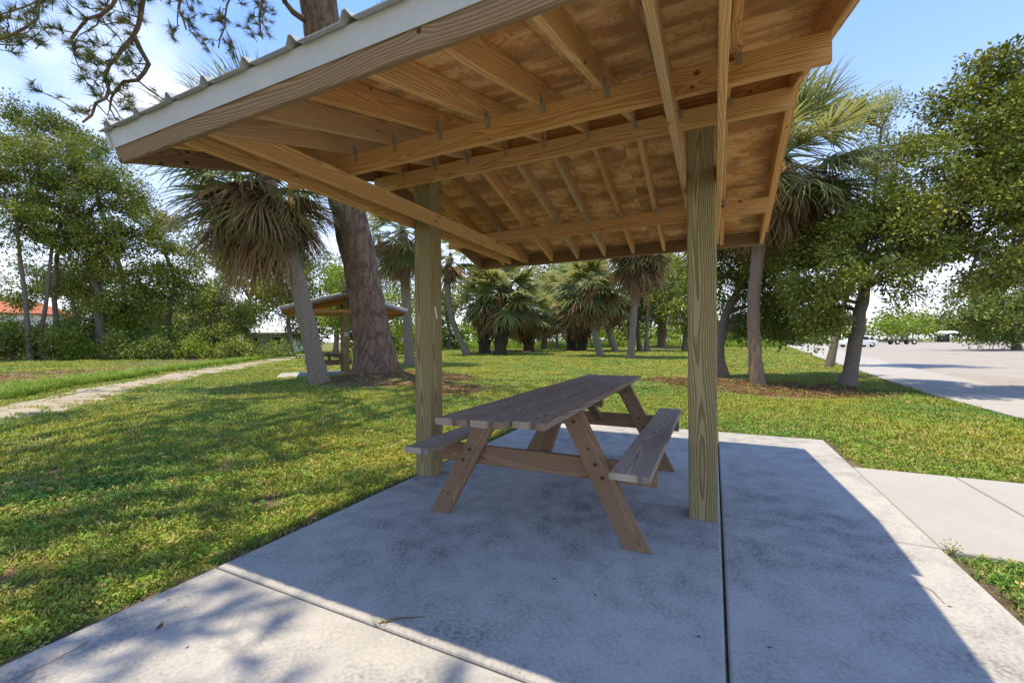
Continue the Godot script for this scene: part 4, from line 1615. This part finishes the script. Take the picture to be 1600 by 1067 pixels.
func trees() -> void:
	# ---- the three palms close by
	var b := on_ground(gat(499, 12.6))
	palm("fan palm with a thick skirt of brown leaves leaning beside the big pine", b, at(408, 258, 12.4), 0.23, 1.46, 50, 84, M.palm_bark, Vector3(0.35, 0, 0.1), false, 1.1)
	b = on_ground(gat(1184, 11.3))
	palm("tall fan palm with a slim reddish trunk behind the near shelter", b, at(1226, 238, 11.6), 0.155, 1.3, 42, 46, M.palm_bark_red, Vector3(-0.35, 0, 0), false, 1.1)
	b = on_ground(gat(640, 22.5))
	palm("bushy fan palm behind the shelter post and pine", b, at(628, 355, 22.5), 0.24, 1.5, 36, 36, M.palm_bark)
	# ---- the grove of palms beyond the lawn
	b = on_ground(gat(731, 38.0))
	palm("thin curved fan palm with a small ragged crown", b, at(703, 398, 37.0), 0.26, 1.3, 16, 14, M.palm_bark, Vector3(-0.9, 0, 0.2))
	b = on_ground(gat(757, 41.0))
	palm("stout fan palm with a dark trunk clad in old leaf stubs, at the grove edge", b, at(757, 455, 41.0), 0.5, 1.9, 36, 30, M.boots, Vector3.ZERO, true)
	b = on_ground(gat(781, 38.5))
	palm("stout fan palm beside its dark twin, crown hanging low over its trunk", b, at(790, 450, 38.5), 0.5, 2.0, 38, 34, M.boots, Vector3.ZERO, true)
	b = on_ground(gat(826, 46.0))
	palm("fan palm with a dark stubby trunk and yellowing skirt in the grove", b, at(825, 478, 46.0), 0.5, 1.9, 34, 28, M.boots, Vector3.ZERO, true)
	b = on_ground(gat(939, 33.5))
	palm("pale-trunked fan palm standing alone on the sunny lawn before the grove", b, at(922, 437, 33.5), 0.24, 1.65, 38, 34, M.palm_bark, Vector3(-0.25, 0, 0))
	b = on_ground(gat(893, 52.0))
	palm("fan palm with a bushy crown deep in the grove", b, at(890, 455, 52.0), 0.5, 2.2, 32, 26, M.boots, Vector3.ZERO, true)
	b = on_ground(gat(908, 50.0))
	palm("fan palm with a leaning dark trunk deep in the grove", b, at(905, 470, 50.0), 0.5, 2.1, 32, 28, M.boots, Vector3(0.3, 0, 0), true)
	b = on_ground(gat(850, 60.0))
	palm("small fan palm with hanging dry leaves at the back of the grove", b, at(852, 480, 60.0), 0.4, 2.3, 30, 24, M.palm_bark)
	b = on_ground(gat(963, 46.0))
	palm("fan palm with a bent grey trunk among the grove's broadleaf trees", b, at(950, 455, 46.0), 0.3, 2.0, 30, 24, M.palm_bark, Vector3(-0.5, 0, 0))
	b = on_ground(gat(1034, 60.0))
	palm("fan palm with a red-brown stubby trunk on a low mound", b, at(1034, 440, 58.0), 0.5, 2.6, 32, 26, M.palm_bark_red, Vector3.ZERO, true)
	b = on_ground(gat(985, 30.0))
	palm("fan palm whose dry leaves hang just below the shelter roof", b, at(1000, 372, 30.0), 0.22, 1.6, 26, 46, M.palm_bark, Vector3.ZERO, false, 1.25)
	# ---- the big pine and its neighbour, whose limbs reach over the lawn
	var d := 14.6
	var p0 := on_ground(at(588, 560, d))
	var trunk := [p0 + Vector3(0, -0.2, 0), p0 + Vector3(0, 0.45, 0), at(578, 500, d), at(560, 400, d - 0.3), at(540, 310, d - 0.8), at(515, 130, d - 1.7), at(497, 0, d - 2.2), at(480, -170, d - 2.6), at(470, -330, d - 2.8)]
	var radii := [0.95, 0.70, 0.59, 0.55, 0.53, 0.51, 0.49, 0.38, 0.18]
	var L := []
	L.append([[at(500, 20, d - 2.2), at(440, -60, d - 3), at(350, -90, d - 4), at(285, -10, d - 4.5), at(290, 45, d - 4.6)], 0.12, 3.2, 0.4])
	L.append([[at(500, 30, d - 2.2), at(455, 20, d - 2.6), at(430, -30, d - 3.2), at(405, 20, d - 3.4), at(410, 60, d - 3.5)], 0.10, 3.6, 0.3])
	L.append([[at(490, -40, d - 2.3), at(540, -70, d - 2.0), at(600, -60, d - 1.8), at(640, -40, d - 1.8)], 0.10, 3.5, 0.3])
	for k in 9:
		var a := k * 2.4
		var s: Vector3 = trunk[6].lerp(trunk[8], k / 9.0)
		var o := Vector3(cos(a), 0.1, sin(a))
		L.append([[s, s + o * 1.6 + Vector3(0, 0.7, 0), s + o * 3.4 + Vector3(0, 0.8, 0), s + o * 5.0 + Vector3(0, 0.2, 0)], 0.11, 3.6, 0.35])
	pine("massive rough-barked pine rising beside the leaning palm", trunk, radii, L, 7.0)
	# the second pine stands beside the viewer; its drooping limbs hang into view against the sky
	var q := Vector3(-8.2, -0.2, 3.2)
	var tr2 := [q, q + Vector3(0.1, 0.6, 0), q + Vector3(0.2, 5, -0.3), q + Vector3(0.3, 10, -0.6), q + Vector3(0.3, 14.5, -0.8)]
	var e := 9.0
	L = []
	L.append([[tr2[3], at(330, -330, e - 1), at(240, -80, e), at(225, 0, e), at(200, 70, e), at(165, 105, e), at(168, 140, e), at(150, 165, e - 0.2), at(125, 190, e - 0.4)], 0.16, 2.6, 0.52])
	L.append([[at(208, 55, e), at(228, 90, e + 0.2), at(222, 122, e + 0.2), at(190, 130, e + 0.2), at(165, 165, e + 0.3), at(180, 180, e + 0.3)], 0.055, 3.6, 0.25])
	L.append([[tr2[3], at(60, -300, e - 2), at(180, -60, e - 1), at(165, 15, e - 1), at(120, 40, e - 1), at(110, 60, e - 1), at(128, 95, e - 1)], 0.12, 2.8, 0.55])
	L.append([[tr2[2] + Vector3(0, 3, 0), at(-160, 40, e - 2), at(-40, 62, e - 2), at(20, 58, e - 2), at(50, 40, e - 2), at(60, 5, e - 2)], 0.11, 3.4, 0.3])
	L.append([[tr2[3], at(500, -420, e), at(440, -160, e + 1), at(380, -60, e + 1), at(352, 30, e + 1), at(340, 75, e + 1)], 0.10, 2.6, 0.55])
	L.append([[tr2[3], at(160, -330, e + 2), at(100, -60, e + 2), at(60, 0, e + 2), at(10, 20, e + 2), at(-40, 30, e + 2)], 0.10, 3.0, 0.5])
	for k in 9:
		var a := k * 2.4 + 0.6
		var s: Vector3 = tr2[2].lerp(tr2[4], 0.35 + 0.6 * k / 9.0)
		var o := Vector3(cos(a), 0.0, sin(a))
		var ln := 1.0 if o.z > 0 else 1.5
		L.append([[s, s + o * 2.2 * ln + Vector3(0, 0.9, 0), s + o * 4.4 * ln + Vector3(0, 1.0, 0), s + o * 6.2 * ln + Vector3(0, 0.5, 0)], 0.11, 3.6, 0.3])
	# boughs reaching over the lawn and the near edge of the pad
	for w in [Vector3(-2.9, 8.4, 0.5), Vector3(-4.0, 8.6, -0.4), Vector3(-5.6, 8.6, -2.6), Vector3(-7.0, 9.2, -4.6), Vector3(-9.2, 9.0, -3.6), Vector3(-7.6, 9.6, -6.4), Vector3(-5.2, 8.8, -1.2), Vector3(-2.2, 8.2, 0.2), Vector3(-3.2, 8.0, -0.1), Vector3(-6.4, 9.0, -3.4), Vector3(-8.6, 9.2, -5.6), Vector3(-10.5, 9.4, -5.0)]:
		var from := tr2[2].lerp(tr2[3], 0.65) as Vector3
		L.append([[from, from.lerp(w, 0.35) + Vector3(0, 0.9, 0), from.lerp(w, 0.7) + Vector3(0, 0.7, 0), w], 0.12, 5.0, 0.45])
	pine("pine whose drooping needled limbs hang against the sky over the lawn", tr2, [0.5, 0.42, 0.36, 0.28, 0.1], L, 7.0)
	# ---- broadleaf trees by the road
	tree("oak_tree", "young oak with a leaning grey trunk on the grass beside the road", "", tp([[1326, 605], [1333, 560], [1343, 500], [1352, 450], [1350, 400]], 11.1), 0.20, 0.10,
		pb([[1340, 395, 72, 0.3], [1262, 500, 34, 0.2], [1290, 515, 26, 0.4], [1296, 430, 52, 0.8], [1410, 390, 66, 0.3], [1392, 436, 46, 1.0], [1330, 340, 60, -0.5], [1452, 400, 55, -0.6], [1265, 470, 45, -0.6], [1300, 480, 42, -0.8], [1240, 420, 50, -1.0], [1380, 340, 60, -1.0]], 11.1), "oak", 1.1, 105.0, M.oak_leaf, M.oak_bark, -0.08)
	tree("oak_tree", "crooked oak behind the shelter post with a low bent limb", "", tp([[1128, 592], [1124, 540], [1135, 490], [1160, 440]], 14.4), 0.21, 0.10,
		pb([[1150, 432, 52], [1205, 420, 56], [1236, 480, 50], [1170, 385, 50], [1255, 396, 56], [1262, 446, 50], [1120, 400, 45], [1215, 520, 26], [1172, 515, 20], [1090, 430, 42], [1230, 350, 50], [1290, 370, 50], [1180, 492, 38], [1222, 506, 36], [1262, 512, 30], [1150, 470, 38], [1205, 462, 44], [1285, 500, 30]], 14.4), "oak", 1.15, 80.0, M.bay_leaf, M.oak_bark, -0.08)
	tree("oak_tree", "large spreading oak whose leafy boughs overhang the road", "", [gat(1800, 12.0) + Vector3(0, -0.05, 0), at(1790, 440, 12.0), at(1750, 340, 12.0), at(1700, 240, 11.6)], 0.32, 0.16,
		pb([[1480, 330, 74], [1555, 300, 78], [1440, 268, 52], [1500, 205, 66], [1562, 165, 54], [1600, 225, 76], [1470, 150, 26], [1585, 385, 72], [1520, 420, 60], [1630, 310, 90], [1650, 430, 90], [1425, 330, 46], [1590, 120, 40], [1660, 160, 80], [1525, 115, 26], [1405, 225, 30], [1560, 105, 36], [1605, 85, 40], [1540, 240, 50]], 9.4), "oak", 1.05, 105.0, M.oak_leaf, M.oak_bark, -0.08)
	tree("oak_tree", "slender oak with thin upright stem behind the reddish palm", "", tp([[1296, 575], [1325, 450], [1366, 330], [1378, 200]], 19.0), 0.15, 0.05,
		pb([[1392, 175, 34], [1352, 192, 28], [1430, 238, 42], [1360, 330, 48], [1420, 320, 50], [1375, 262, 40], [1340, 260, 34], [1330, 170, 20], [1300, 180, 18]], 19.0), "oak", 1.4, 42.0, M.oak_leaf, M.oak_bark, -0.05)
	tree("oak_tree", "dense round oak at the far end of the parking area", "", tp([[1590, 545], [1588, 520], [1580, 490]], 42.0), 0.35, 0.2,
		pb([[1560, 470, 52], [1505, 486, 40], [1610, 450, 60], [1540, 512, 24], [1600, 505, 34], [1640, 480, 60]], 42.0), "broad", 2.0, 13.0, M.bay_leaf, M.oak_bark)
	# ---- broadleaf trees of the grove
	var grove := [
		["tall oak rising behind the stout dark palms", 700, 62.0, [[700, 480, 36], [668, 470, 34], [690, 500, 28], [640, 480, 34], [730, 460, 26]], "oak_leaf"],
		["round green oak behind the lone pale palm", 1000, 49.0, [[1000, 470, 34], [1025, 450, 34], [975, 475, 26], [985, 440, 30], [1015, 490, 22]], "bay_leaf"],
		["wide oak with twin pale stems beside the red-brown palm", 1012, 46.0, [[1048, 470, 34], [1070, 440, 40], [1040, 420, 34], [1062, 495, 24], [1090, 480, 26]], "oak_leaf"],
		["small tree under the wide oak's crown", 982, 72.0, [[982, 500, 22], [965, 490, 18], [998, 492, 18]], "bay_leaf"],
		["leafy tree rising over the grove's yellowing palm", 870, 68.0, [[870, 440, 34], [838, 430, 30], [900, 420, 34], [860, 470, 28], [930, 450, 26]], "oak_leaf"],
		["leafy tree at the grove's end behind the shelter post", 1070, 48.0, [[1085, 510, 24], [1110, 490, 30], [1096, 460, 30], [1125, 520, 22]], "bay_leaf"]]
	for s in grove:
		tree("oak_tree", s[0], "broadleaf trees of the grove", tp([[s[1], 545], [s[1] + rf(-4, 4), 520], [s[1] + rf(-6, 6), 480]], s[2]), 0.30, 0.15, pb(s[3], s[2]), "broad", 0.045 * s[2], 26.0 * 30.0 / s[2] * 30.0 / s[2] * 0.8, M[s[4]], M.oak_bark, -0.1)
	# ---- the wood beyond the footpath
	var wood := [
		["tall thin-stemmed pine oak at the edge of the red-roofed house", [[46, 548], [40, 480], [30, 400], [24, 340]], 33.0, 0.2, [[40, 300, 58], [14, 360, 40], [72, 250, 52], [20, 235, 50], [-30, 300, 70], [60, 345, 36]], "oak_leaf"],
		["thin dark tree with a curved stem before the red roof", [[54, 548], [70, 480], [80, 390], [95, 340]], 34.0, 0.18, [[104, 330, 50], [132, 285, 44], [96, 268, 40], [80, 385, 30]], "bay_leaf"],
		["straight dark tree beside the red-roofed house", [[92, 548], [84, 470], [88, 400], [130, 340]], 35.0, 0.24, [[160, 325, 50], [182, 372, 42], [140, 385, 38], [190, 285, 30], [115, 430, 32]], "oak_leaf"],
		["thick-trunked oak forking low at the edge of the wood", [[154, 561], [157, 500], [154, 455], [136, 410]], 36.0, 0.50, [[150, 402, 38], [200, 430, 40], [226, 368, 44], [242, 430, 38], [110, 455, 34], [190, 480, 34], [262, 380, 30]], "oak_leaf"],
		["high umbrella-topped tree whose crown stands over the wood", [[200, 556], [190, 430], [150, 300], [120, 240]], 44.0, 0.3, [[60, 195, 30], [100, 212, 30], [140, 232, 28], [165, 246, 22], [30, 180, 34]], "bay_leaf"],
		["pale leafy oak with arching bare limbs in the wood", [[262, 556], [262, 500], [275, 440], [250, 380]], 38.0, 0.26, [[262, 450, 36], [300, 425, 38], [312, 480, 32], [236, 335, 26], [205, 300, 26], [270, 345, 22], [230, 480, 30]], "oak_leaf"],
		["grey-stemmed tree in the wood near the white building", [[336, 553], [334, 500], [345, 450]], 38.0, 0.24, [[350, 470, 36], [388, 448, 34], [370, 505, 30], [324, 510, 30], [405, 490, 24]], "oak_leaf"],
		["leafy tree growing behind the brown-skirted palm", [[455, 548], [450, 500], [455, 460]], 40.0, 0.26, [[440, 440, 36], [476, 466, 32], [505, 425, 40], [420, 460, 28], [470, 410, 32], [515, 470, 26]], "oak_leaf"],
		["tree with a leaning stem seen under the far shelter", [[524, 552], [526, 520], [520, 470]], 34.0, 0.24, [[540, 440, 30], [515, 500, 24], [560, 500, 26], [600, 470, 34], [632, 500, 30], [610, 440, 26], [545, 480, 24]], "bright_leaf"],
		["oak filling the gap behind the wood's thick trunk", [[118, 548], [118, 500], [110, 450]], 46.0, 0.3, [[120, 450, 36], [80, 440, 30], [40, 430, 30], [20, 460, 30], [170, 440, 36], [290, 500, 36], [230, 510, 30]], "bay_leaf"],
		["broad oak closing the view at the wood's far end", [[385, 548], [384, 510], [390, 470]], 48.0, 0.3, [[395, 420, 36], [360, 405, 34], [320, 395, 34], [430, 400, 30], [400, 500, 28], [350, 520, 26]], "bay_leaf"]]
	for s in wood:
		tree("oak_tree", s[0], "trees of the wood", tp(s[1], s[2]), s[3], s[3] * 0.5, pb(s[4], s[2]), "broad", 0.042 * s[2], 30.0 * 900.0 / (s[2] * s[2]) * 0.95, M[s[5]], M.oak_bark, -0.06)
	# ---- shrubs: undergrowth of the wood, then the bright thicket beyond the lawn and road
	var under := [
		["large leafy shrub below the thin trees by the red roof", [[20, 528, 26], [-10, 520, 30]], 33.0, "bay_leaf"],
		["tangled shrub between the thin trees", [[70, 535, 20], [95, 528, 18]], 33.0, "oak_leaf"],
		["dense rounded shrub beside the thick-trunked oak", [[120, 535, 22], [110, 515, 16]], 35.0, "bay_leaf"],
		["bright vine-covered shrub behind the thick-trunked oak", [[195, 500, 22], [200, 530, 20], [185, 480, 14]], 37.0, "bright_leaf"],
		["rounded shrub at the wood's edge before the pale oak", [[225, 535, 22], [240, 515, 18]], 36.0, "bay_leaf"],
		["leafy shrub under the pale oak", [[270, 530, 22], [290, 540, 16]], 36.0, "oak_leaf"],
		["low broad shrub under the grey-stemmed tree", [[320, 535, 20], [345, 530, 20]], 36.0, "bay_leaf"],
		["low green shrub beside the footpath bend", [[372, 540, 14], [350, 545, 12]], 35.0, "oak_leaf"],
		["bright low shrub in front of the white building", [[415, 548, 10], [435, 546, 10], [458, 545, 11]], 34.0, "bright_leaf"],
		["bright yellow-green shrub behind the far shelter", [[625, 528, 20], [645, 535, 16], [605, 535, 16]], 42.0, "bright_leaf"],
		["sunny shrub behind the thin curved palm", [[700, 525, 16], [715, 530, 14], [680, 525, 16]], 64.0, "bright_leaf"],
		["sunny thicket between the stout palms", [[740, 528, 12], [800, 525, 14]], 80.0, "bright_leaf"],
		["sunny thicket behind the lone pale palm", [[930, 520, 14], [955, 522, 14], [900, 522, 13]], 82.0, "bright_leaf"],
		["sunny thicket behind the twin pale stems", [[1000, 520, 14], [1030, 522, 13], [1060, 520, 14]], 84.0, "bright_leaf"],
		["sunny thicket behind the crooked oak", [[1150, 515, 18], [1180, 520, 14], [1120, 518, 16]], 80.0, "bright_leaf"],
		["round sunny shrub by the end of the sidewalk", [[1210, 512, 16], [1232, 516, 14]], 86.0, "bright_leaf"],
		["low green thicket across the road behind the car", [[1290, 515, 12], [1310, 517, 11], [1265, 516, 12]], 112.0, "bright_leaf"],
		["green thicket behind the trailer", [[1385, 510, 14], [1410, 512, 13], [1435, 513, 12], [1455, 518, 9]], 112.0, "bright_leaf"],
		["small far tree clump rising over the thicket", [[1400, 492, 11], [1385, 498, 10], [1418, 497, 10], [1440, 500, 10], [1430, 492, 8]], 125.0, "oak_leaf"],
		["distant hazy trees beyond the white-roofed kiosk", [[1470, 508, 12], [1490, 512, 10], [1515, 512, 10]], 150.0, "bay_leaf"],
		["low hedge under the dense oak of the parking area", [[1530, 522, 12], [1560, 522, 12], [1590, 522, 13], [1620, 522, 14]], 46.0, "bay_leaf"]]
	var tones := ["bright_leaf", "oak_leaf", "bright_leaf"]
	var places := ["behind the far shelter's roof", "past the thin curved palm", "beyond the stout dark palms", "seen between the grove's stubby trunks", "beyond the grove's yellowing palm", "past the lone pale palm", "beyond the bent grey trunk", "past the twin pale stems", "beyond the red-brown palm", "past the shelter's post", "beyond the crooked oak", "near the end of the sidewalk"]
	for k in 12:
		var x := 575.0 + k * 60.0
		under.append(["%s thicket %s" % [["low sunny", "leafy green", "tall sunny"][k % 3], places[k]], [[x, 518, 17], [x + 22, 522, 15], [x + 42, 516, 17]], 88.0 + (k % 3) * 4.0, tones[k % 3]])
	var foot := ["at the foot of the thin trees", "before the straight dark tree", "before the thick-trunked oak", "before the rounded shrub", "before the pale leafy oak", "under the grey-stemmed tree", "where the footpath bends"]
	for k in 7:
		var x := -20.0 + k * 62.0
		under.append(["low ragged undergrowth %s" % foot[k], [[x, 548, 11], [x + 20, 545, 13], [x + 40, 549, 10], [x + 12, 535, 13]], 33.5, ["oak_leaf", "bay_leaf", "bright_leaf"][k % 3]])
	var backs := ["behind the thick-trunked oak", "behind the bright vine shrub", "behind the pale leafy oak", "behind the grey-stemmed tree", "beside the white building", "behind the brown-skirted palm", "behind the far shelter"]
	for k in 7:
		var x := 130.0 + k * 68.0
		if k == 4:
			x += 24.0
		under.append(["dense tall thicket %s" % backs[k], [[x, 505, 28], [x + 34, 490, 28], [x + 20, 525, 20], [x + 5, 465, 26]] if k != 4 else [[x, 470, 24], [x + 30, 480, 20]], 50.0, "bay_leaf"])
	var ends := ["beyond the end of the sidewalk", "beyond the white car", "past the white car's bonnet", "beyond the trailer's drawbar", "beyond the trailer's bed", "beyond the pale posts", "beside the white-roofed kiosk", "past the white-roofed kiosk", "beyond the dense round oak"]
	for k in 9:
		var x := 1225.0 + k * 46.0
		under.append(["distant tree line %s" % ends[k], [[x, 512, 13], [x + 16, 507, 14], [x + 32, 511, 13]], 150.0, ["oak_leaf", "bay_leaf"][k % 2]])
	for k in 4:
		var x := -50.0 + k * 46.0
		under.append(["tangled green thicket %s" % ["growing wild below the red roof", "between the thin trees and the red-roofed house", "beside the red-roofed house's corner", "behind the straight dark tree"][k], [[x, 528, 20], [x + 22, 522, 18], [x + 40, 530, 18]], 47.0, ["oak_leaf", "bay_leaf"][k % 2]])
	for s in under:
		bush("shrub", s[0], "shrubs round the lawn", pb(s[1], s[2]), "broad", 0.045 * s[2], 30.0 * 900.0 / (s[2] * s[2]) * 1.3, M[s[3]])

func far_things() -> void:
	house("house", "pale house with a red tiled roof glimpsed through the wood", gat(-10, 62.0), 0.75, Vector3(15, 5.6, 9), M.stucco, M.roof_tile, 2.6, [[-4.0, 3.8, 1.2, 1.4], [0.5, 3.8, 1.2, 1.4], [5.0, 3.8, 1.2, 1.4], [5.0, 1.3, 1.2, 1.4], [0.5, 1.3, 1.2, 1.4]])
	house("house", "low wing with a red tiled roof behind the bright vine shrub", gat(205, 60.0), 0.75, Vector3(9, 3.3, 7), M.stucco, M.roof_tile, 1.5, [[-2.0, 1.6, 1.2, 1.3], [2.0, 1.6, 1.2, 1.3]])
	house("house", "white low building behind the leaning palm", gat(432, 56.0), 0.5, Vector3(5.2, 2.5, 5), M.white_wall, M.white_wall, 0.9, [[-1.2, 1.4, 0.9, 1.1], [1.3, 1.4, 0.9, 1.1]])
	var cp := gat(1340, 62.0)
	car(Vector3(cp.x, -0.02, cp.z), 0.35 + PI)
	cp = gat(1408, 84.0)
	trailer(Vector3(cp.x, -0.02, cp.z), 0.30)
	# kiosk with a white roof
	var k := thing("kiosk", "small open kiosk with a white roof beyond the parking area", "kiosk", Vector3(gat(1481, 120.0).x, -0.02, gat(1481, 120.0).z), 0.4)
	var g := Geo.new()
	g.face([Vector3(-2.2, 2.5, 1.8), Vector3(2.2, 2.5, 1.8), Vector3(1.9, 3.2, 0), Vector3(-1.9, 3.2, 0)])
	g.face([Vector3(2.2, 2.5, -1.8), Vector3(-2.2, 2.5, -1.8), Vector3(-1.9, 3.2, 0), Vector3(1.9, 3.2, 0)])
	g.face([Vector3(2.2, 2.5, 1.8), Vector3(2.2, 2.5, -1.8), Vector3(1.9, 3.2, 0)])
	g.face([Vector3(-2.2, 2.5, -1.8), Vector3(-2.2, 2.5, 1.8), Vector3(-1.9, 3.2, 0)])
	g.box(Vector3(-2.2, 2.36, -1.8), Vector3(2.2, 2.495, 1.8))
	part(k, "roof", g.mesh(), M.white_wall)
	for x in [-1.9, 1.9]:
		for z in [-1.5, 1.5]:
			var q := Geo.new()
			q.box(Vector3(x - 0.09, 0, z - 0.09), Vector3(x + 0.09, 2.36, z + 0.09))
			part(k, "post", q.mesh(), M.dark_metal)
	var w := Geo.new()
	w.box(Vector3(-1.7, 0, -1.4), Vector3(1.7, 2.0, -1.2))
	part(k, "back_wall", w.mesh(), M.dark_metal)
	for s in [[1403, 96.0, "weathered pale post standing behind the trailer's middle"], [1427, 98.0, "weathered pale post standing behind the trailer's rear wheel"], [1395, 100.0, "short pale post behind the trailer's front axle"]]:
		var q := Geo.new()
		q.tube([Vector3(0, -0.1, 0), Vector3(0, 1.9, 0), Vector3(0, 2.0, 0)], [0.16, 0.15, 0.06], 10)
		var p := gat(s[0], s[1])
		tag(part(self, "post", q.mesh(), M.palm_bark, Transform3D(Basis(), Vector3(p.x, -0.02, p.z))), s[2], "post")
